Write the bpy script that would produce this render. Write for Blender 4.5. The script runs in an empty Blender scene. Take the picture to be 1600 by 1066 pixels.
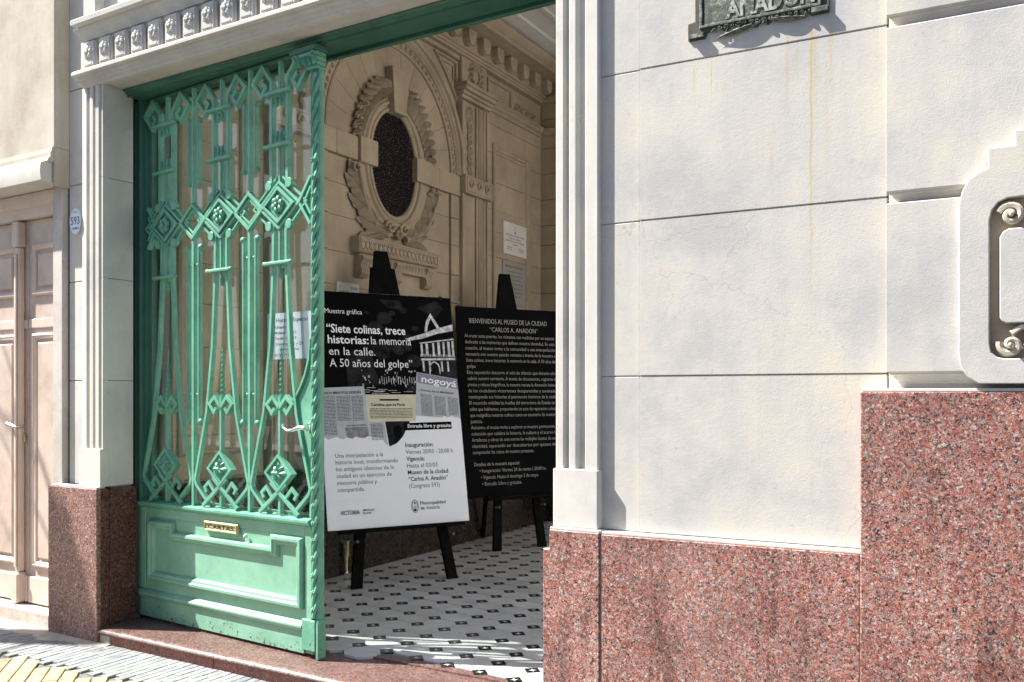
import bpy, bmesh, math, random
from mathutils import Vector
random.seed(7)
R = math.radians
sc = bpy.context.scene
col = sc.collection
PI = math.pi

# ------------------------------------------------------------ camera
EYE = 1.315
cam = bpy.data.cameras.new('camera'); camo = bpy.data.objects.new('camera', cam); col.objects.link(camo)
camo.location = (0, 0, EYE)
camo.rotation_euler = (R(90), 0, R(90 - 61.2))
cam.sensor_width = 36; cam.lens = 36 * 1450 / 1600
cam.shift_y = 85 / 1600
cam.clip_end = 500; cam.clip_start = .05
sc.camera = camo

# ------------------------------------------------------------ world, sun, exposure
SUNV = Vector((.935, .355, -1.26)).normalized()      # direction the light travels
w = bpy.data.worlds.new('World'); sc.world = w; w.use_nodes = True
nt = w.node_tree; bg = nt.nodes['Background']
sky = nt.nodes.new('ShaderNodeTexSky'); sky.sky_type = 'NISHITA'; sky.sun_disc = False
sky.sun_elevation = math.asin(-SUNV.z)
sky.sun_rotation = math.atan2(-SUNV.x, -SUNV.y)
sky.air_density = 1.0; sky.dust_density = 1.5
nt.links.new(sky.outputs[0], bg.inputs[0]); bg.inputs[1].default_value = .062
sl = bpy.data.lights.new('sun', 'SUN'); sl.energy = 5.0; sl.angle = R(.5); sl.color = (1, .95, .87)
so = bpy.data.objects.new('sun', sl); col.objects.link(so)
so.rotation_euler = SUNV.to_track_quat('-Z', 'Y').to_euler(); so.location = (-6, -3, 9)
sc.view_settings.view_transform = 'Standard'; sc.view_settings.look = 'None'
sc.view_settings.exposure = 1.62; sc.view_settings.gamma = 1
sc.render.engine = 'CYCLES'
sc.cycles.max_bounces = 10; sc.cycles.diffuse_bounces = 6; sc.cycles.transparent_max_bounces = 16

# ------------------------------------------------------------ materials
MATS = {}
def srgb(h):
    c = [int(h[i:i + 2], 16) / 255 for i in (0, 2, 4)]
    return tuple(x / 12.92 if x <= .04045 else ((x + .055) / 1.055) ** 2.4 for x in c) + (1,)
class N:
    def __init__(s, name, rough=.7, metal=0, spec=.5):
        s.m = bpy.data.materials.new(name); s.m.use_nodes = True; s.t = s.m.node_tree
        s.b = s.t.nodes['Principled BSDF']
        s.b.inputs['Roughness'].default_value = rough; s.b.inputs['Metallic'].default_value = metal
        s.b.inputs['Specular IOR Level'].default_value = spec
        MATS[name] = s.m
    def n(s, t, **k):
        x = s.t.nodes.new(t)
        for a, v in k.items(): setattr(x, a, v)
        return x
    def l(s, a, b): s.t.links.new(a, b)
    def pos(s, scale=(1, 1, 1)):
        g = s.n('ShaderNodeNewGeometry'); m = s.n('ShaderNodeMapping'); m.inputs['Scale'].default_value = scale
        s.l(g.outputs['Position'], m.inputs[0]); return m.outputs[0]
    def noise(s, scale, detail=4, rough=.6, vec=None, out=0):
        x = s.n('ShaderNodeTexNoise'); x.inputs['Scale'].default_value = scale
        x.inputs['Detail'].default_value = detail; x.inputs['Roughness'].default_value = rough
        s.l(vec if vec else s.pos(), x.inputs['Vector']); return x.outputs[out]
    def ramp(s, f, stops, interp='LINEAR'):
        r = s.n('ShaderNodeValToRGB'); r.color_ramp.interpolation = interp
        while len(r.color_ramp.elements) < len(stops): r.color_ramp.elements.new(.5)
        for e, (p, c) in zip(r.color_ramp.elements, stops):
            e.position = p; e.color = c if len(c) == 4 else tuple(c) + (1,)
        s.l(f, r.inputs[0]); return r.outputs[0]
    def mix(s, f, a, b, mode='MIX'):
        x = s.n('ShaderNodeMix', data_type='RGBA', blend_type=mode)
        for sock, v in ((x.inputs[0], f), (x.inputs[6], a), (x.inputs[7], b)):
            if hasattr(v, 'links'): s.l(v, sock)
            elif sock == x.inputs[0]: sock.default_value = v
            else: sock.default_value = tuple(v)[:3] + (1,)
        return x.outputs[2]
    def math(s, op, a, b=0, c=None, clamp=False):
        x = s.n('ShaderNodeMath', operation=op, use_clamp=clamp)
        for i, v in enumerate((a, b) if c is None else (a, b, c)):
            if hasattr(v, 'links'): s.l(v, x.inputs[i])
            else: x.inputs[i].default_value = v
        return x.outputs[0]
    def color(s, c):
        if hasattr(c, 'links'): s.l(c, s.b.inputs['Base Color'])
        else: s.b.inputs['Base Color'].default_value = tuple(c)[:3] + (1,)
    def bump(s, h, strength=.3, dist=.01, prev=None):
        x = s.n('ShaderNodeBump'); x.inputs['Strength'].default_value = strength; x.inputs['Distance'].default_value = dist
        s.l(h, x.inputs['Height'])
        if prev: s.l(prev, x.inputs['Normal'])
        s.l(x.outputs[0], s.b.inputs['Normal']); return x.outputs[0]

def plaster(name, a, b, c, streaks=False, grain=.5, dirt=(.3, .26, .2, 1), dirtlo=.62):
    m = N(name, .85, 0, .25)
    base = m.ramp(m.noise(2.3, 7, .68), [(.36, a), (.5, b), (.64, c)])
    vert = m.noise(1, 5, .65, m.pos((9, 9, .8)))
    base = m.mix(m.ramp(vert, [(.48, (0, 0, 0)), (.72, (.5, .5, .5))]), base, a)
    gri = m.noise(1, 6, .75, m.pos((22, 22, 3)))
    base = m.mix(m.ramp(gri, [(.60, (0, 0, 0)), (.78, (.32, .32, .32))]), base, dirt)
    cr = m.n('ShaderNodeTexVoronoi', feature='DISTANCE_TO_EDGE'); cr.inputs['Scale'].default_value = 1.3
    m.l(m.mix(.35, m.pos(), m.noise(3, 4, .6, None, 1), 'ADD'), cr.inputs['Vector'])
    crk = m.math('MULTIPLY', m.math('LESS_THAN', cr.outputs['Distance'], .0022), m.ramp(m.noise(1.1, 2, .5), [(.5, (0, 0, 0)), (.6, (.35, .35, .35))]))
    base = m.mix(crk, base, dirt)
    spots = m.ramp(m.noise(38, 3, .7), [(dirtlo, (0, 0, 0)), (.8, (.5, .5, .5))])
    base = m.mix(spots, base, dirt)
    if streaks:
        g = m.n('ShaderNodeSeparateXYZ'); m.l(m.pos(), g.inputs[0])
        X, Z = g.outputs[0], g.outputs[2]
        wob = m.math('MULTIPLY', m.math('SUBTRACT', m.noise(5, 3, .6, m.pos((0, 0, 1))), .5), .035)
        Xw = m.math('ADD', X, wob)
        tot = None
        for x0, zt, zb, wd, st in ((-1.075, 2.56, 2.38, .006, .4), (-1.01, 2.57, 2.36, .005, .45), (-.735, 2.60, 2.28, .008, .5),
                               (-.652, 2.60, 1.50, .0065, .75), (-.640, 2.62, 2.25, .018, .35), (-.585, 2.62, 2.34, .009, .5), (-.70, 2.6, 2.42, .007, .35), (-.60, 2.5, 1.9, .012, .2)):
            d = m.math('DIVIDE', m.math('ABSOLUTE', m.math('SUBTRACT', Xw, x0)), wd)
            f = m.math('SUBTRACT', 1, d, clamp=True)
            t1 = m.math('MULTIPLY', m.math('SUBTRACT', Z, zb), 1 / (zt - zb) * 1.6, clamp=True)
            t2 = m.math('LESS_THAN', Z, zt)
            f = m.math('MULTIPLY', m.math('MULTIPLY', f, t1), m.math('MULTIPLY', t2, st))
            tot = f if tot is None else m.math('ADD', tot, f, clamp=True)
        base = m.mix(tot, base, srgb('b39f68'))
    m.color(base)
    h = m.math('ADD', m.noise(190, 3, .6), m.math('MULTIPLY', m.noise(55, 4, .6), .8))
    m.bump(h, grain * .45, .0025)
    return m
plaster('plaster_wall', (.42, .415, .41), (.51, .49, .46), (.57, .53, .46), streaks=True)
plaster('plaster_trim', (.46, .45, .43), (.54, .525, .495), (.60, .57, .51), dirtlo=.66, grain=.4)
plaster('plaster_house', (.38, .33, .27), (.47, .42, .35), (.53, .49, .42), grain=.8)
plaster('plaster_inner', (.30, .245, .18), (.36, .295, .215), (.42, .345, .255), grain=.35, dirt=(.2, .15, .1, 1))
plaster('plaster_ceiling', (.60, .58, .56), (.66, .64, .62), (.70, .68, .66), grain=.2)
plaster('render_strip', (.42, .39, .36), (.52, .48, .45), (.60, .55, .50), grain=.9, dirt=(.12, .09, .07, 1), dirtlo=.58)
plaster('mortar', (.30, .27, .24), (.38, .34, .30), (.45, .40, .35), grain=1)
plaster('rubble', (.34, .29, .25), (.46, .41, .36), (.58, .52, .45), grain=1, dirt=(.1, .07, .05, 1), dirtlo=.5)

def granite(name, cols, rough=.22, scale=95, bumpy=.05, spec=.5, gain=1., shade_and_blotches=False):
    m = N(name, rough, 0, spec)
    v = m.n('ShaderNodeTexVoronoi'); v.inputs['Scale'].default_value = scale
    warp = m.mix(.018, m.pos(), m.noise(40, 3, .6, None, 1), 'ADD')
    m.l(warp, v.inputs['Vector'])
    s = m.n('ShaderNodeSeparateColor'); m.l(v.outputs['Color'], s.inputs[0])
    c1 = m.ramp(s.outputs[0], cols, 'CONSTANT')
    v2 = m.n('ShaderNodeTexVoronoi'); v2.inputs['Scale'].default_value = scale * 2.6
    m.l(warp, v2.inputs['Vector'])
    s2 = m.n('ShaderNodeSeparateColor'); m.l(v2.outputs['Color'], s2.inputs[0])
    c2 = m.ramp(s2.outputs[1], cols, 'CONSTANT')
    c = m.mix(m.ramp(m.noise(130, 2, .5), [(.42, (0, 0, 0)), (.58, (1, 1, 1))]), c1, c2)
    big = m.ramp(m.noise(3.5, 4, .6), [(.35, (.80, .76, .75)), (.65, (1.1, 1.08, 1.06))])
    c = m.mix(1, c, big, 'MULTIPLY')
    if shade_and_blotches:      # diagonal shadow smears painted into the granite colour, plus pale blotches
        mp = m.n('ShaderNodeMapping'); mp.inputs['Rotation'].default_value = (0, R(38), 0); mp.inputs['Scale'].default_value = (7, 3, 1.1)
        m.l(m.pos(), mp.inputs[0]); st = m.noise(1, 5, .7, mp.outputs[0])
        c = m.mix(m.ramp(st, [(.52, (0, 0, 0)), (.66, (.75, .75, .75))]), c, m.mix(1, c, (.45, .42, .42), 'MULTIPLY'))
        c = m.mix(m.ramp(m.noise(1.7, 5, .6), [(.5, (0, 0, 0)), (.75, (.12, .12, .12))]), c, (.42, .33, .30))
    m.color(m.mix(1, c, (gain, gain, gain), 'MULTIPLY'))
    rr = m.ramp(m.noise(30, 3, .6), [(.3, (rough * .7,) * 3), (.7, (rough * 1.6,) * 3)])
    m.l(rr, m.b.inputs['Roughness'])
    m.bump(s.outputs[0], bumpy, .002)
    return m
K_ = (.018, .016, .018)
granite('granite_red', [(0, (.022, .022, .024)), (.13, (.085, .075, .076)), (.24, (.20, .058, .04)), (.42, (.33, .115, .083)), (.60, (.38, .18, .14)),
                        (.74, (.25, .225, .225)), (.87, (.45, .30, .255)), (.94, (.47, .43, .40))], .32, 124, gain=1.16, spec=.4, shade_and_blotches=True)
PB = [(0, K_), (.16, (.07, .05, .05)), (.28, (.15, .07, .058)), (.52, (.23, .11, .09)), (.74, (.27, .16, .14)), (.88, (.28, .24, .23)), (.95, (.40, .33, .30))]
granite('granite_pier_lit', PB, .3, 118, gain=1.35, spec=.45)  # pier granite with its colour brightened for the sunlit front
granite('granite_pier_shade', [(p, (c_[0] * .62, c_[1] * .48, c_[2] * .45)) for p, c_ in PB], .3, 105, spec=.25)  # same pier granite, shade of the reveal put into the colour
granite('granite_skirting', [(0, (.008, .008, .008)), (.4, (.02, .015, .014)), (.7, (.04, .024, .02)), (.93, (.09, .07, .06))], .25, 90)
granite('granite_step', [(0, (.05, .03, .03)), (.25, (.13, .075, .065)), (.55, (.17, .10, .088)), (.85, (.24, .16, .14))], .34, 120, .1, .5)
granite('granite_riser', [(0, (.12, .05, .04)), (.3, (.26, .09, .065)), (.6, (.32, .12, .09)), (.85, (.36, .18, .14))], .6, 120, .2)

def paint(name, c, dark, light, rough=.42, rust=True):
    m = N(name, rough, 0, .5)
    base = m.ramp(m.noise(5, 5, .7), [(.3, dark), (.52, c), (.75, light)])
    if rust:
        g = m.n('ShaderNodeSeparateXYZ'); m.l(m.pos(), g.inputs[0])
        low = m.math('MULTIPLY', m.math('SUBTRACT', .22, g.outputs[2]), 1.25, clamp=True)
        nz = m.noise(34, 5, .75)
        thr = m.math('ADD', nz, m.math('MULTIPLY', low, .55))
        base = m.mix(m.ramp(thr, [(.70, (0, 0, 0)), (.75, (1, 1, 1))]), base, (.09, .05, .03, 1))
        base = m.mix(m.ramp(m.noise(9, 6, .75), [(.56, (0, 0, 0)), (.72, (.5, .5, .5))]), base, (dark[0] * 1.1, dark[1] * .8, dark[2] * .75))
        base = m.mix(m.ramp(m.noise(1, 5, .7, m.pos((60, 60, 5))), [(.55, (0, 0, 0)), (.75, (.4, .4, .4))]), base, (.30, .40, .30))
        chip = m.ramp(m.noise(60, 4, .7), [(.70, (0, 0, 0)), (.73, (.8, .8, .8))])
        base = m.mix(chip, base, (.38, .42, .36, 1))
    m.color(base)
    m.bump(m.math('ADD', m.noise(25, 4, .6), m.math('MULTIPLY', m.noise(120, 2, .5), .4)), .25, .003)
    return m
paint('green_paint', (.115, .35, .245), (.075, .24, .17), (.18, .43, .31))
paint('green_panel', (.185, .40, .29), (.14, .325, .235), (.24, .46, .345))
paint('green_frame_shade', (.035, .135, .095), (.025, .10, .07), (.05, .17, .12), rust=False)  # door green darkened in colour for the shaded beam, stile and rail
paint('pink_paint', (.52, .42, .36), (.40, .31, .26), (.60, .49, .43), .5, rust=False)
paint('pink_trim', (.60, .49, .42), (.54, .43, .36), (.66, .55, .48), .5, rust=False)

def simple(name, c, rough=.6, metal=0, var=.12, sc_=20, bump=0):
    m = N(name, rough, metal)
    d = tuple(x * (1 - var) for x in c[:3]); u = tuple(min(1, x * (1 + var)) for x in c[:3])
    cc = m.ramp(m.noise(sc_, 4, .6), [(.3, d), (.7, u)])
    if name.startswith(('tile', 'paver')):
        oi = m.n('ShaderNodeObjectInfo'); cc = m.mix(1, cc, m.ramp(oi.outputs['Random'], [(0, (.90, .89, .87)), (1, (1.06, 1.06, 1.05))]), 'MULTIPLY')
        cc = m.mix(m.ramp(m.noise(2.2, 6, .7), [(.45, (0, 0, 0)), (.75, (.35, .35, .35))]), cc, tuple(x * .5 for x in c[:3]))
    m.color(cc)
    if bump: m.bump(m.noise(sc_ * 4, 3, .6), bump, .003)
    return m
simple('ink_grey', (.33, .33, .32), .5, 0, .03)
simple('poster_white', (.86, .89, .96), .35, 0, .02, 3)
simple('poster_black', (.005, .005, .006), .6, 0, .2, 3)
simple('ink_black', (.015, .015, .017), .5)
simple('ink_white', (.9, .92, .95), .5, 0, .03)
simple('print_grey', (.25, .25, .26), .5, 0, .5, 25)
simple('print_light', (.6, .62, .64), .5, 0, .5, 40)
simple('print_dark', (.02, .02, .022), .4, 0, .7, 14)
simple('print_news', (.50, .53, .58), .5, 0, .1, 25)
simple('print_cream', (.62, .60, .46), .5, 0, .08, 12)
simple('print_violet', (.22, .20, .34), .5, 0, .2, 30)
simple('easel_black', (.006, .006, .006), .55, 0, .4, 12)
simple('paper_white', (.66, .66, .80), .6, 0, .05, 6)
simple('sign_white', (.62, .60, .57), .4, 0, .06, 8)
simple('sign_grey', (.30, .29, .27), .35, 0, .1, 8)
simple('enamel_white', (.62, .70, .82), .2, 0, .06, 60)
simple('enamel_blue', (.03, .05, .12), .3)
simple('chrome', (.6, .6, .58), .25, 1, .1, 30)
simple('brass', (.45, .42, .22), .45, .5, .35, 30)
simple('tile_white', (.60, .61, .62), .3, 0, .1, 9)
simple('tile_black', (.012, .012, .014), .3, 0, .2, 30)
simple('grout', (.22, .22, .22), .8)
simple('paver_grey', (.23, .245, .25), .8, 0, .16, 30, .4)
simple('paver_blue', (.19, .21, .235), .8, 0, .12, 30, .4)
simple('paver_yellow', (.44, .35, .20), .8, 0, .14, 25, .4)
simple('paver_bed', (.13, .125, .12), .9, 0, .2, 30, .4)
simple('cement', (.38, .33, .28), .85, 0, .25, 9, .6)
simple('asphalt', (.05, .05, .052), .85, 0, .2, 60, .6)
simple('kerb_stone', (.25, .24, .23), .8, 0, .15, 12, .4)
simple('bark', (.10, .08, .06), .9, 0, .4, 20, .6)
simple('leaf_green', (.06, .10, .03), .6, 0, .4, 8)
simple('dark_gap', (.02, .017, .015), .9)
plaster('plaster_white', (.70, .69, .66), (.78, .77, .74), (.82, .81, .78))
simple('house_far', (.45, .40, .33), .9, 0, .1, 2)
simple('shutter', (.12, .10, .08), .7)
for q in ('poster_black', 'print_dark', 'print_grey', 'print_light', 'easel_black', 'ink_black', 'print_news'):
    MATS[q].node_tree.nodes['Principled BSDF'].inputs['Specular IOR Level'].default_value = .02
MATS['poster_white'].node_tree.nodes['Principled BSDF'].inputs['Roughness'].default_value = .6
# patinated bronze plaque
m = N('plaque_patina', .6, 0)
m.color(m.ramp(m.noise(28, 5, .75), [(.36, (.02, .028, .022)), (.52, (.07, .085, .065)), (.66, (.28, .29, .24))])); m.bump(m.noise(60, 4, .7), .6, .004)
m = N('plaque_letter', .6, 0)
m.color(m.ramp(m.noise(30, 4, .7), [(.40, (.05, .06, .045)), (.52, (.36, .37, .31))]))
m = N('plaque_dark', .7, 0)
m.color(m.ramp(m.noise(40, 4, .7), [(.4, (.025, .03, .022)), (.65, (.08, .075, .05))]))
# dark hammered glass of the oval window, pale sparkles painted into its colour
m = N('oval_glass_dark', .5, 0, .08)
m.color(m.ramp(m.noise(90, 3, .8), [(.54, (.004, .003, .004)), (.60, (.02, .012, .014)), (.655, (.5, .40, .42))]))
m.bump(m.noise(110, 3, .7), 1, .01)
# clear pane
m = N('glass_clear', .02, 0)
t_ = m.t; t_.nodes.remove(m.b)
out = t_.nodes['Material Output']; tr = m.n('ShaderNodeBsdfTransparent'); tr.inputs[0].default_value = (.90, .94, .92, 1)
gl = m.n('ShaderNodeBsdfGlossy'); gl.inputs['Roughness'].default_value = .02; gl.inputs['Color'].default_value = (1, 1, 1, 1)
fr = m.n('ShaderNodeLayerWeight'); fr.inputs[0].default_value = .5
frv = m.math('ADD', m.math('MULTIPLY', m.math('POWER', fr.outputs['Facing'], 4.5), .9), .05)
mx = m.n('ShaderNodeMixShader'); m.l(frv, mx.inputs[0]); m.l(tr.outputs[0], mx.inputs[1]); m.l(gl.outputs[0], mx.inputs[2]); m.l(mx.outputs[0], out.inputs[0])

# ------------------------------------------------------------ frames: u along the face, w into the depth, z up
class Frame:
    def __init__(s, o, deg): s.o = o; s.r = R(deg)
    def xy(s, u, w): return (s.o[0] + math.cos(s.r) * u - math.sin(s.r) * w, s.o[1] + math.sin(s.r) * u + math.cos(s.r) * w)
LF = Frame((-3.17, 3.452), -3.2)                 # doorway front plane
WF = Frame((0, 0), 0)                            # right hand wall and world
KF = Frame(LF.xy(-1.53, .27), -7.0)              # the door leaf, slightly ajar
VF = Frame((-4.43, 0), 90)                       # left wall of the vestibule, u = world y, -w towards the room

class MB:
    def __init__(s): s.v = []; s.f = []; s.m = []; s.k = 0
    def add(s, vs, fs):
        o = len(s.v); s.v += [tuple(v) for v in vs]; s.f += [tuple(i + o for i in f) for f in fs]; s.m += [s.k] * len(fs); return s
    def box(s, a0, a1, b0, b1, c0, c1):
        return s.add([(a0, b0, c0), (a1, b0, c0), (a1, b1, c0), (a0, b1, c0), (a0, b0, c1), (a1, b0, c1), (a1, b1, c1), (a0, b1, c1)],
                     [(0, 3, 2, 1), (4, 5, 6, 7), (0, 1, 5, 4), (1, 2, 6, 5), (2, 3, 7, 6), (3, 0, 4, 7)])
    def poly(s, p, w0, w1):                      # (u,z) outline, counter-clockwise, between depths w0 (front) and w1
        if sum(p[i][0] * p[(i + 1) % len(p)][1] - p[(i + 1) % len(p)][0] * p[i][1] for i in range(len(p))) < 0: p = p[::-1]
        n = len(p)
        return s.add([(a, w0, b) for a, b in p] + [(a, w1, b) for a, b in p],
                     [tuple(range(n)), tuple(range(2 * n - 1, n - 1, -1))] + [((i + 1) % n, i, n + i, n + (i + 1) % n) for i in range(n)])
    def polyz(s, p, z0, z1):                     # (u,w) outline extruded in z
        if sum(p[i][0] * p[(i + 1) % len(p)][1] - p[(i + 1) % len(p)][0] * p[i][1] for i in range(len(p))) < 0: p = p[::-1]
        n = len(p)
        return s.add([(a, b, z0) for a, b in p] + [(a, b, z1) for a, b in p],
                     [tuple(range(n - 1, -1, -1)), tuple(range(n, 2 * n))] + [(i, (i + 1) % n, n + (i + 1) % n, n + i) for i in range(n)])
    def polyu(s, p, u0, u1):                     # (w,z) outline extruded along u
        if sum(p[i][0] * p[(i + 1) % len(p)][1] - p[(i + 1) % len(p)][0] * p[i][1] for i in range(len(p))) < 0: p = p[::-1]
        n = len(p)
        return s.add([(u0, a, b) for a, b in p] + [(u1, a, b) for a, b in p],
                     [tuple(range(n - 1, -1, -1)), tuple(range(n, 2 * n))] + [(i, (i + 1) % n, n + (i + 1) % n, n + i) for i in range(n)])
    def sweep(s, path, prof, closed=False):      # path in (u,z); prof list of (offset to the left of travel, w)
        n = len(path); P = [Vector(p) for p in path]; rings = []
        for i in range(n):
            a = P[i] - P[i - 1] if (i or closed) else P[1] - P[0]
            b = P[(i + 1) % n] - P[i] if (i < n - 1 or closed) else a
            a = a.normalized(); b = b.normalized()
            na = Vector((-a.y, a.x)); nb = Vector((-b.y, b.x)); mm = (na + nb)
            mm = mm / max(mm.length_squared / 2, .35) if mm.length > 1e-4 else na
            rings.append([(P[i].x + mm.x * o, ww, P[i].y + mm.y * o) for o, ww in prof])
        k = len(prof); vs = [v for r in rings for v in r]; fs = []
        for i in range(n if closed else n - 1):
            j = (i + 1) % n
            for q in range(k):
                q2 = (q + 1) % k
                fs.append((i * k + q, j * k + q, j * k + q2, i * k + q2))
        if not closed: fs += [tuple(range(k)), tuple((n - 1) * k + q for q in range(k - 1, -1, -1))]
        return s.add(vs, fs)
    def bar(s, path, wd, w0, w1, closed=False, ch=.25):
        h = wd / 2; c = wd * ch
        return s.sweep(path, [(-h, w1), (-h, w0 + c), (-h + c, w0), (h - c, w0), (h, w0 + c), (h, w1)], closed)
    def tube(s, path, r, n=8, caps=True):
        P = [Vector(p) for p in path]; rr = r if isinstance(r, (list, tuple)) else [r] * len(P); vs = []; fs = []
        up = None
        for i, p in enumerate(P):
            d = (P[min(i + 1, len(P) - 1)] - P[max(i - 1, 0)]).normalized()
            if up is None: up = d.orthogonal().normalized()
            up = (up - d * up.dot(d)); up = up.normalized() if up.length > 1e-5 else d.orthogonal().normalized()
            sd = d.cross(up)
            for q in range(n):
                t = 2 * PI * q / n; vs.append(p + (up * math.cos(t) + sd * math.sin(t)) * rr[i])
        for i in range(len(P) - 1):
            for q in range(n):
                q2 = (q + 1) % n; fs.append((i * n + q, i * n + q2, (i + 1) * n + q2, (i + 1) * n + q))
        if caps: fs += [tuple(range(n - 1, -1, -1)), tuple((len(P) - 1) * n + q for q in range(n))]
        return s.add(vs, fs)
    def ell(s, c, r, nu=8, nv=6):                # ellipsoid
        vs = []; fs = []
        for i in range(nv + 1):
            t = PI * i / nv
            for q in range(nu):
                p = 2 * PI * q / nu
                vs.append((c[0] + r[0] * math.sin(t) * math.cos(p), c[1] + r[1] * math.sin(t) * math.sin(p), c[2] + r[2] * math.cos(t)))
        for i in range(nv):
            for q in range(nu):
                q2 = (q + 1) % nu; fs.append((i * nu + q, (i + 1) * nu + q, (i + 1) * nu + q2, i * nu + q2))
        return s.add(vs, fs)
    def ring(s, c, a, b, prof, n=48, t0=0, t1=2 * PI):   # elliptical moulding; prof: (dr, w)
        closed = abs(t1 - t0 - 2 * PI) < 1e-3; m_ = n if closed else n + 1; k = len(prof); vs = []; fs = []
        for i in range(m_):
            t = t0 + (t1 - t0) * i / n
            for dr, ww in prof: vs.append((c[0] + (a + dr) * math.cos(t), ww, c[1] + (b + dr) * math.sin(t)))
        for i in range(n):
            j = (i + 1) % m_
            for q in range(k - 1): fs.append((i * k + q, i * k + q + 1, j * k + q + 1, j * k + q))
        return s.add(vs, fs)
    def disc(s, c, a, b, w0, w1, n=20):
        return s.poly([(c[0] + a * math.cos(2 * PI * i / n), c[1] + b * math.sin(2 * PI * i / n)) for i in range(n)], w0, w1)
    def leaf(s, base, ang, L, W, w0, h, lobes=4, curl=0, na=None, bend=0.):   # lobed acanthus leaf in the (u,z) plane
        na = na or lobes * 4; cols = (-1, -.55, -.12, 0, .12, .55, 1); vs = []; fs = []
        x = y = 0.; a = ang; px, py = base
        for i in range(na + 1):
            t = i / na
            if i: a = ang + bend * t; px += math.cos(a) * L / na; py += math.sin(a) * L / na
            env = math.sin(PI * min(1, t * .88 + .12)) ** .8
            lob = .72 + .38 * abs(math.sin(PI * t * lobes))
            for cc in cols:
                hh = h * env * (1 - abs(cc) ** 1.5) * (1.15 if abs(cc) < .2 and cc else 1) - (h * .25 if cc == 0 else 0) + curl * t * t
                off = cc * W * env * (lob if abs(cc) == 1 else 1) - abs(cc) * 0
                bk = (L * .10 * abs(cc))
                vs.append((px - math.sin(a) * off + math.cos(a) * bk, w0 - max(hh, -.002) - .002, py + math.cos(a) * off + math.sin(a) * bk))
        k = len(cols)
        for i in range(na):
            for q in range(k - 1): fs.append((i * k + q, i * k + q + 1, (i + 1) * k + q + 1, (i + 1) * k + q))
        return s.add(vs, fs)
    def flower(s, c, r, w0, h, n=6):
        for i in range(n):
            t = 2 * PI * i / n + .3
            s.ell((c[0] + math.cos(t) * r * .55, w0 - h * .35, c[1] + math.sin(t) * r * .55), (r * .38, h * .6, r * .38), 7, 5)
        return s.ell((c[0], w0 - h * .7, c[1]), (r * .26, h * .55, r * .26), 8, 5)
    def scroll(s, c, r, w0, wd, turns=1.6, start=0, sgn=1, n=26, h=.02):      # volute relief
        pts = []; rad = []
        for i in range(n):
            t = i / (n - 1); rr = r * (1 - .85 * t); a = start + sgn * t * turns * 2 * PI
            pts.append((c[0] + math.cos(a) * rr, w0 - h * .4 - h * .5 * t, c[1] + math.sin(a) * rr)); rad.append(wd * (1 - .45 * t))
        s.tube(pts, rad, 7); return s.ell((c[0], w0 - h, c[1]), (r * .2, h * .7, r * .2))
    def text(s, body, u, z, wdt, hgt, w0, bold=0., align='L', italic=0, rot=0., maxh=None):
        vs, fs, bx = glyphs(body, bold)
        x0, x1 = bx; sx = wdt / (x1 - x0) if wdt else hgt; sz = hgt
        off = {'L': 0, 'C': -(x1 - x0) * sx / 2, 'R': -(x1 - x0) * sx}[align]
        cr, sr = math.cos(rot), math.sin(rot); out = []
        for x, y in vs:
            a = (x - x0) * sx + off + y * sz * italic; b = y * sz
            out.append((u + a * cr - b * sr, w0, z + a * sr + b * cr))
        return s.add(out, fs)

def glyphs(body, bold):
    cu = bpy.data.curves.new('glyph', 'FONT'); cu.body = body; cu.size = 1; cu.resolution_u = 2; cu.offset = bold
    ob = bpy.data.objects.new('glyph', cu); me = bpy.data.meshes.new_from_object(ob)
    vs = [(v.co.x, v.co.y) for v in me.vertices]; fs = [tuple(p.vertices) for p in me.polygons]
    bpy.data.objects.remove(ob); bpy.data.curves.remove(cu); bpy.data.meshes.remove(me)
    xs = [v[0] for v in vs] or [0, 1]
    return vs, fs, (min(xs), max(xs))

def thing(name, label, cat, frame, base, group=None, kind=None):
    o = bpy.data.objects.new(name, None); col.objects.link(o); o.empty_display_size = .1
    x, y = frame.xy(base[0], base[1]); o.location = (x, y, base[2]); o.rotation_euler = (0, 0, frame.r)
    o['label'] = label
    if cat: o['category'] = cat
    if group: o['group'] = group
    if kind: o['kind'] = kind
    o['_b'] = base
    return o
ROOTB = {}
def part(name, mb, mats, parent, bevel=0., smooth=True, label=None, kind=None, base=None, seg=1):
    if base is None:
        p = parent
        while p.parent: p = p.parent
        base = ROOTB.get(p.name, (0, 0, 0))
    me = bpy.data.meshes.new(name)
    me.from_pydata([(v[0] - base[0], v[1] - base[1], v[2] - base[2]) for v in mb.v], [], mb.f)
    for mm in (mats if isinstance(mats, (list, tuple)) else [mats]): me.materials.append(MATS[mm])
    me.polygons.foreach_set('material_index', mb.m)
    bm = bmesh.new(); bm.from_mesh(me)
    bmesh.ops.recalc_face_normals(bm, faces=bm.faces)
    if bevel:
        es = [e for e in bm.edges if len(e.link_faces) == 2 and e.calc_face_angle(0) > R(32)]
        bmesh.ops.bevel(bm, geom=es, offset=bevel, segments=seg, affect='EDGES', clamp_overlap=True)
    bm.to_mesh(me); bm.free()
    if smooth:
        me.shade_smooth(); me.set_sharp_from_angle(angle=R(35))
    o = bpy.data.objects.new(name, me); col.objects.link(o)
    if parent: o.parent = parent
    if label: o['label'] = label
    if name in STUFF: kind = 'stuff'
    if kind: o['kind'] = kind
    return o
STUFF = {'lettering', 'white_lettering', 'black_lettering', 'building_print', 'tree_print', 'cloud_print', 'leaf_garland', 'acanthus_carving', 'flower_drop', 'twisted_moulding', 'shelf_ornament', 'band_ornament', 'block_ornament', 'cartouche', 'ornament', 'capital_leaf', 'rivet', 'tie_stud', 'pilaster_reed', 'peg', 'finial', 'disc'}
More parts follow.
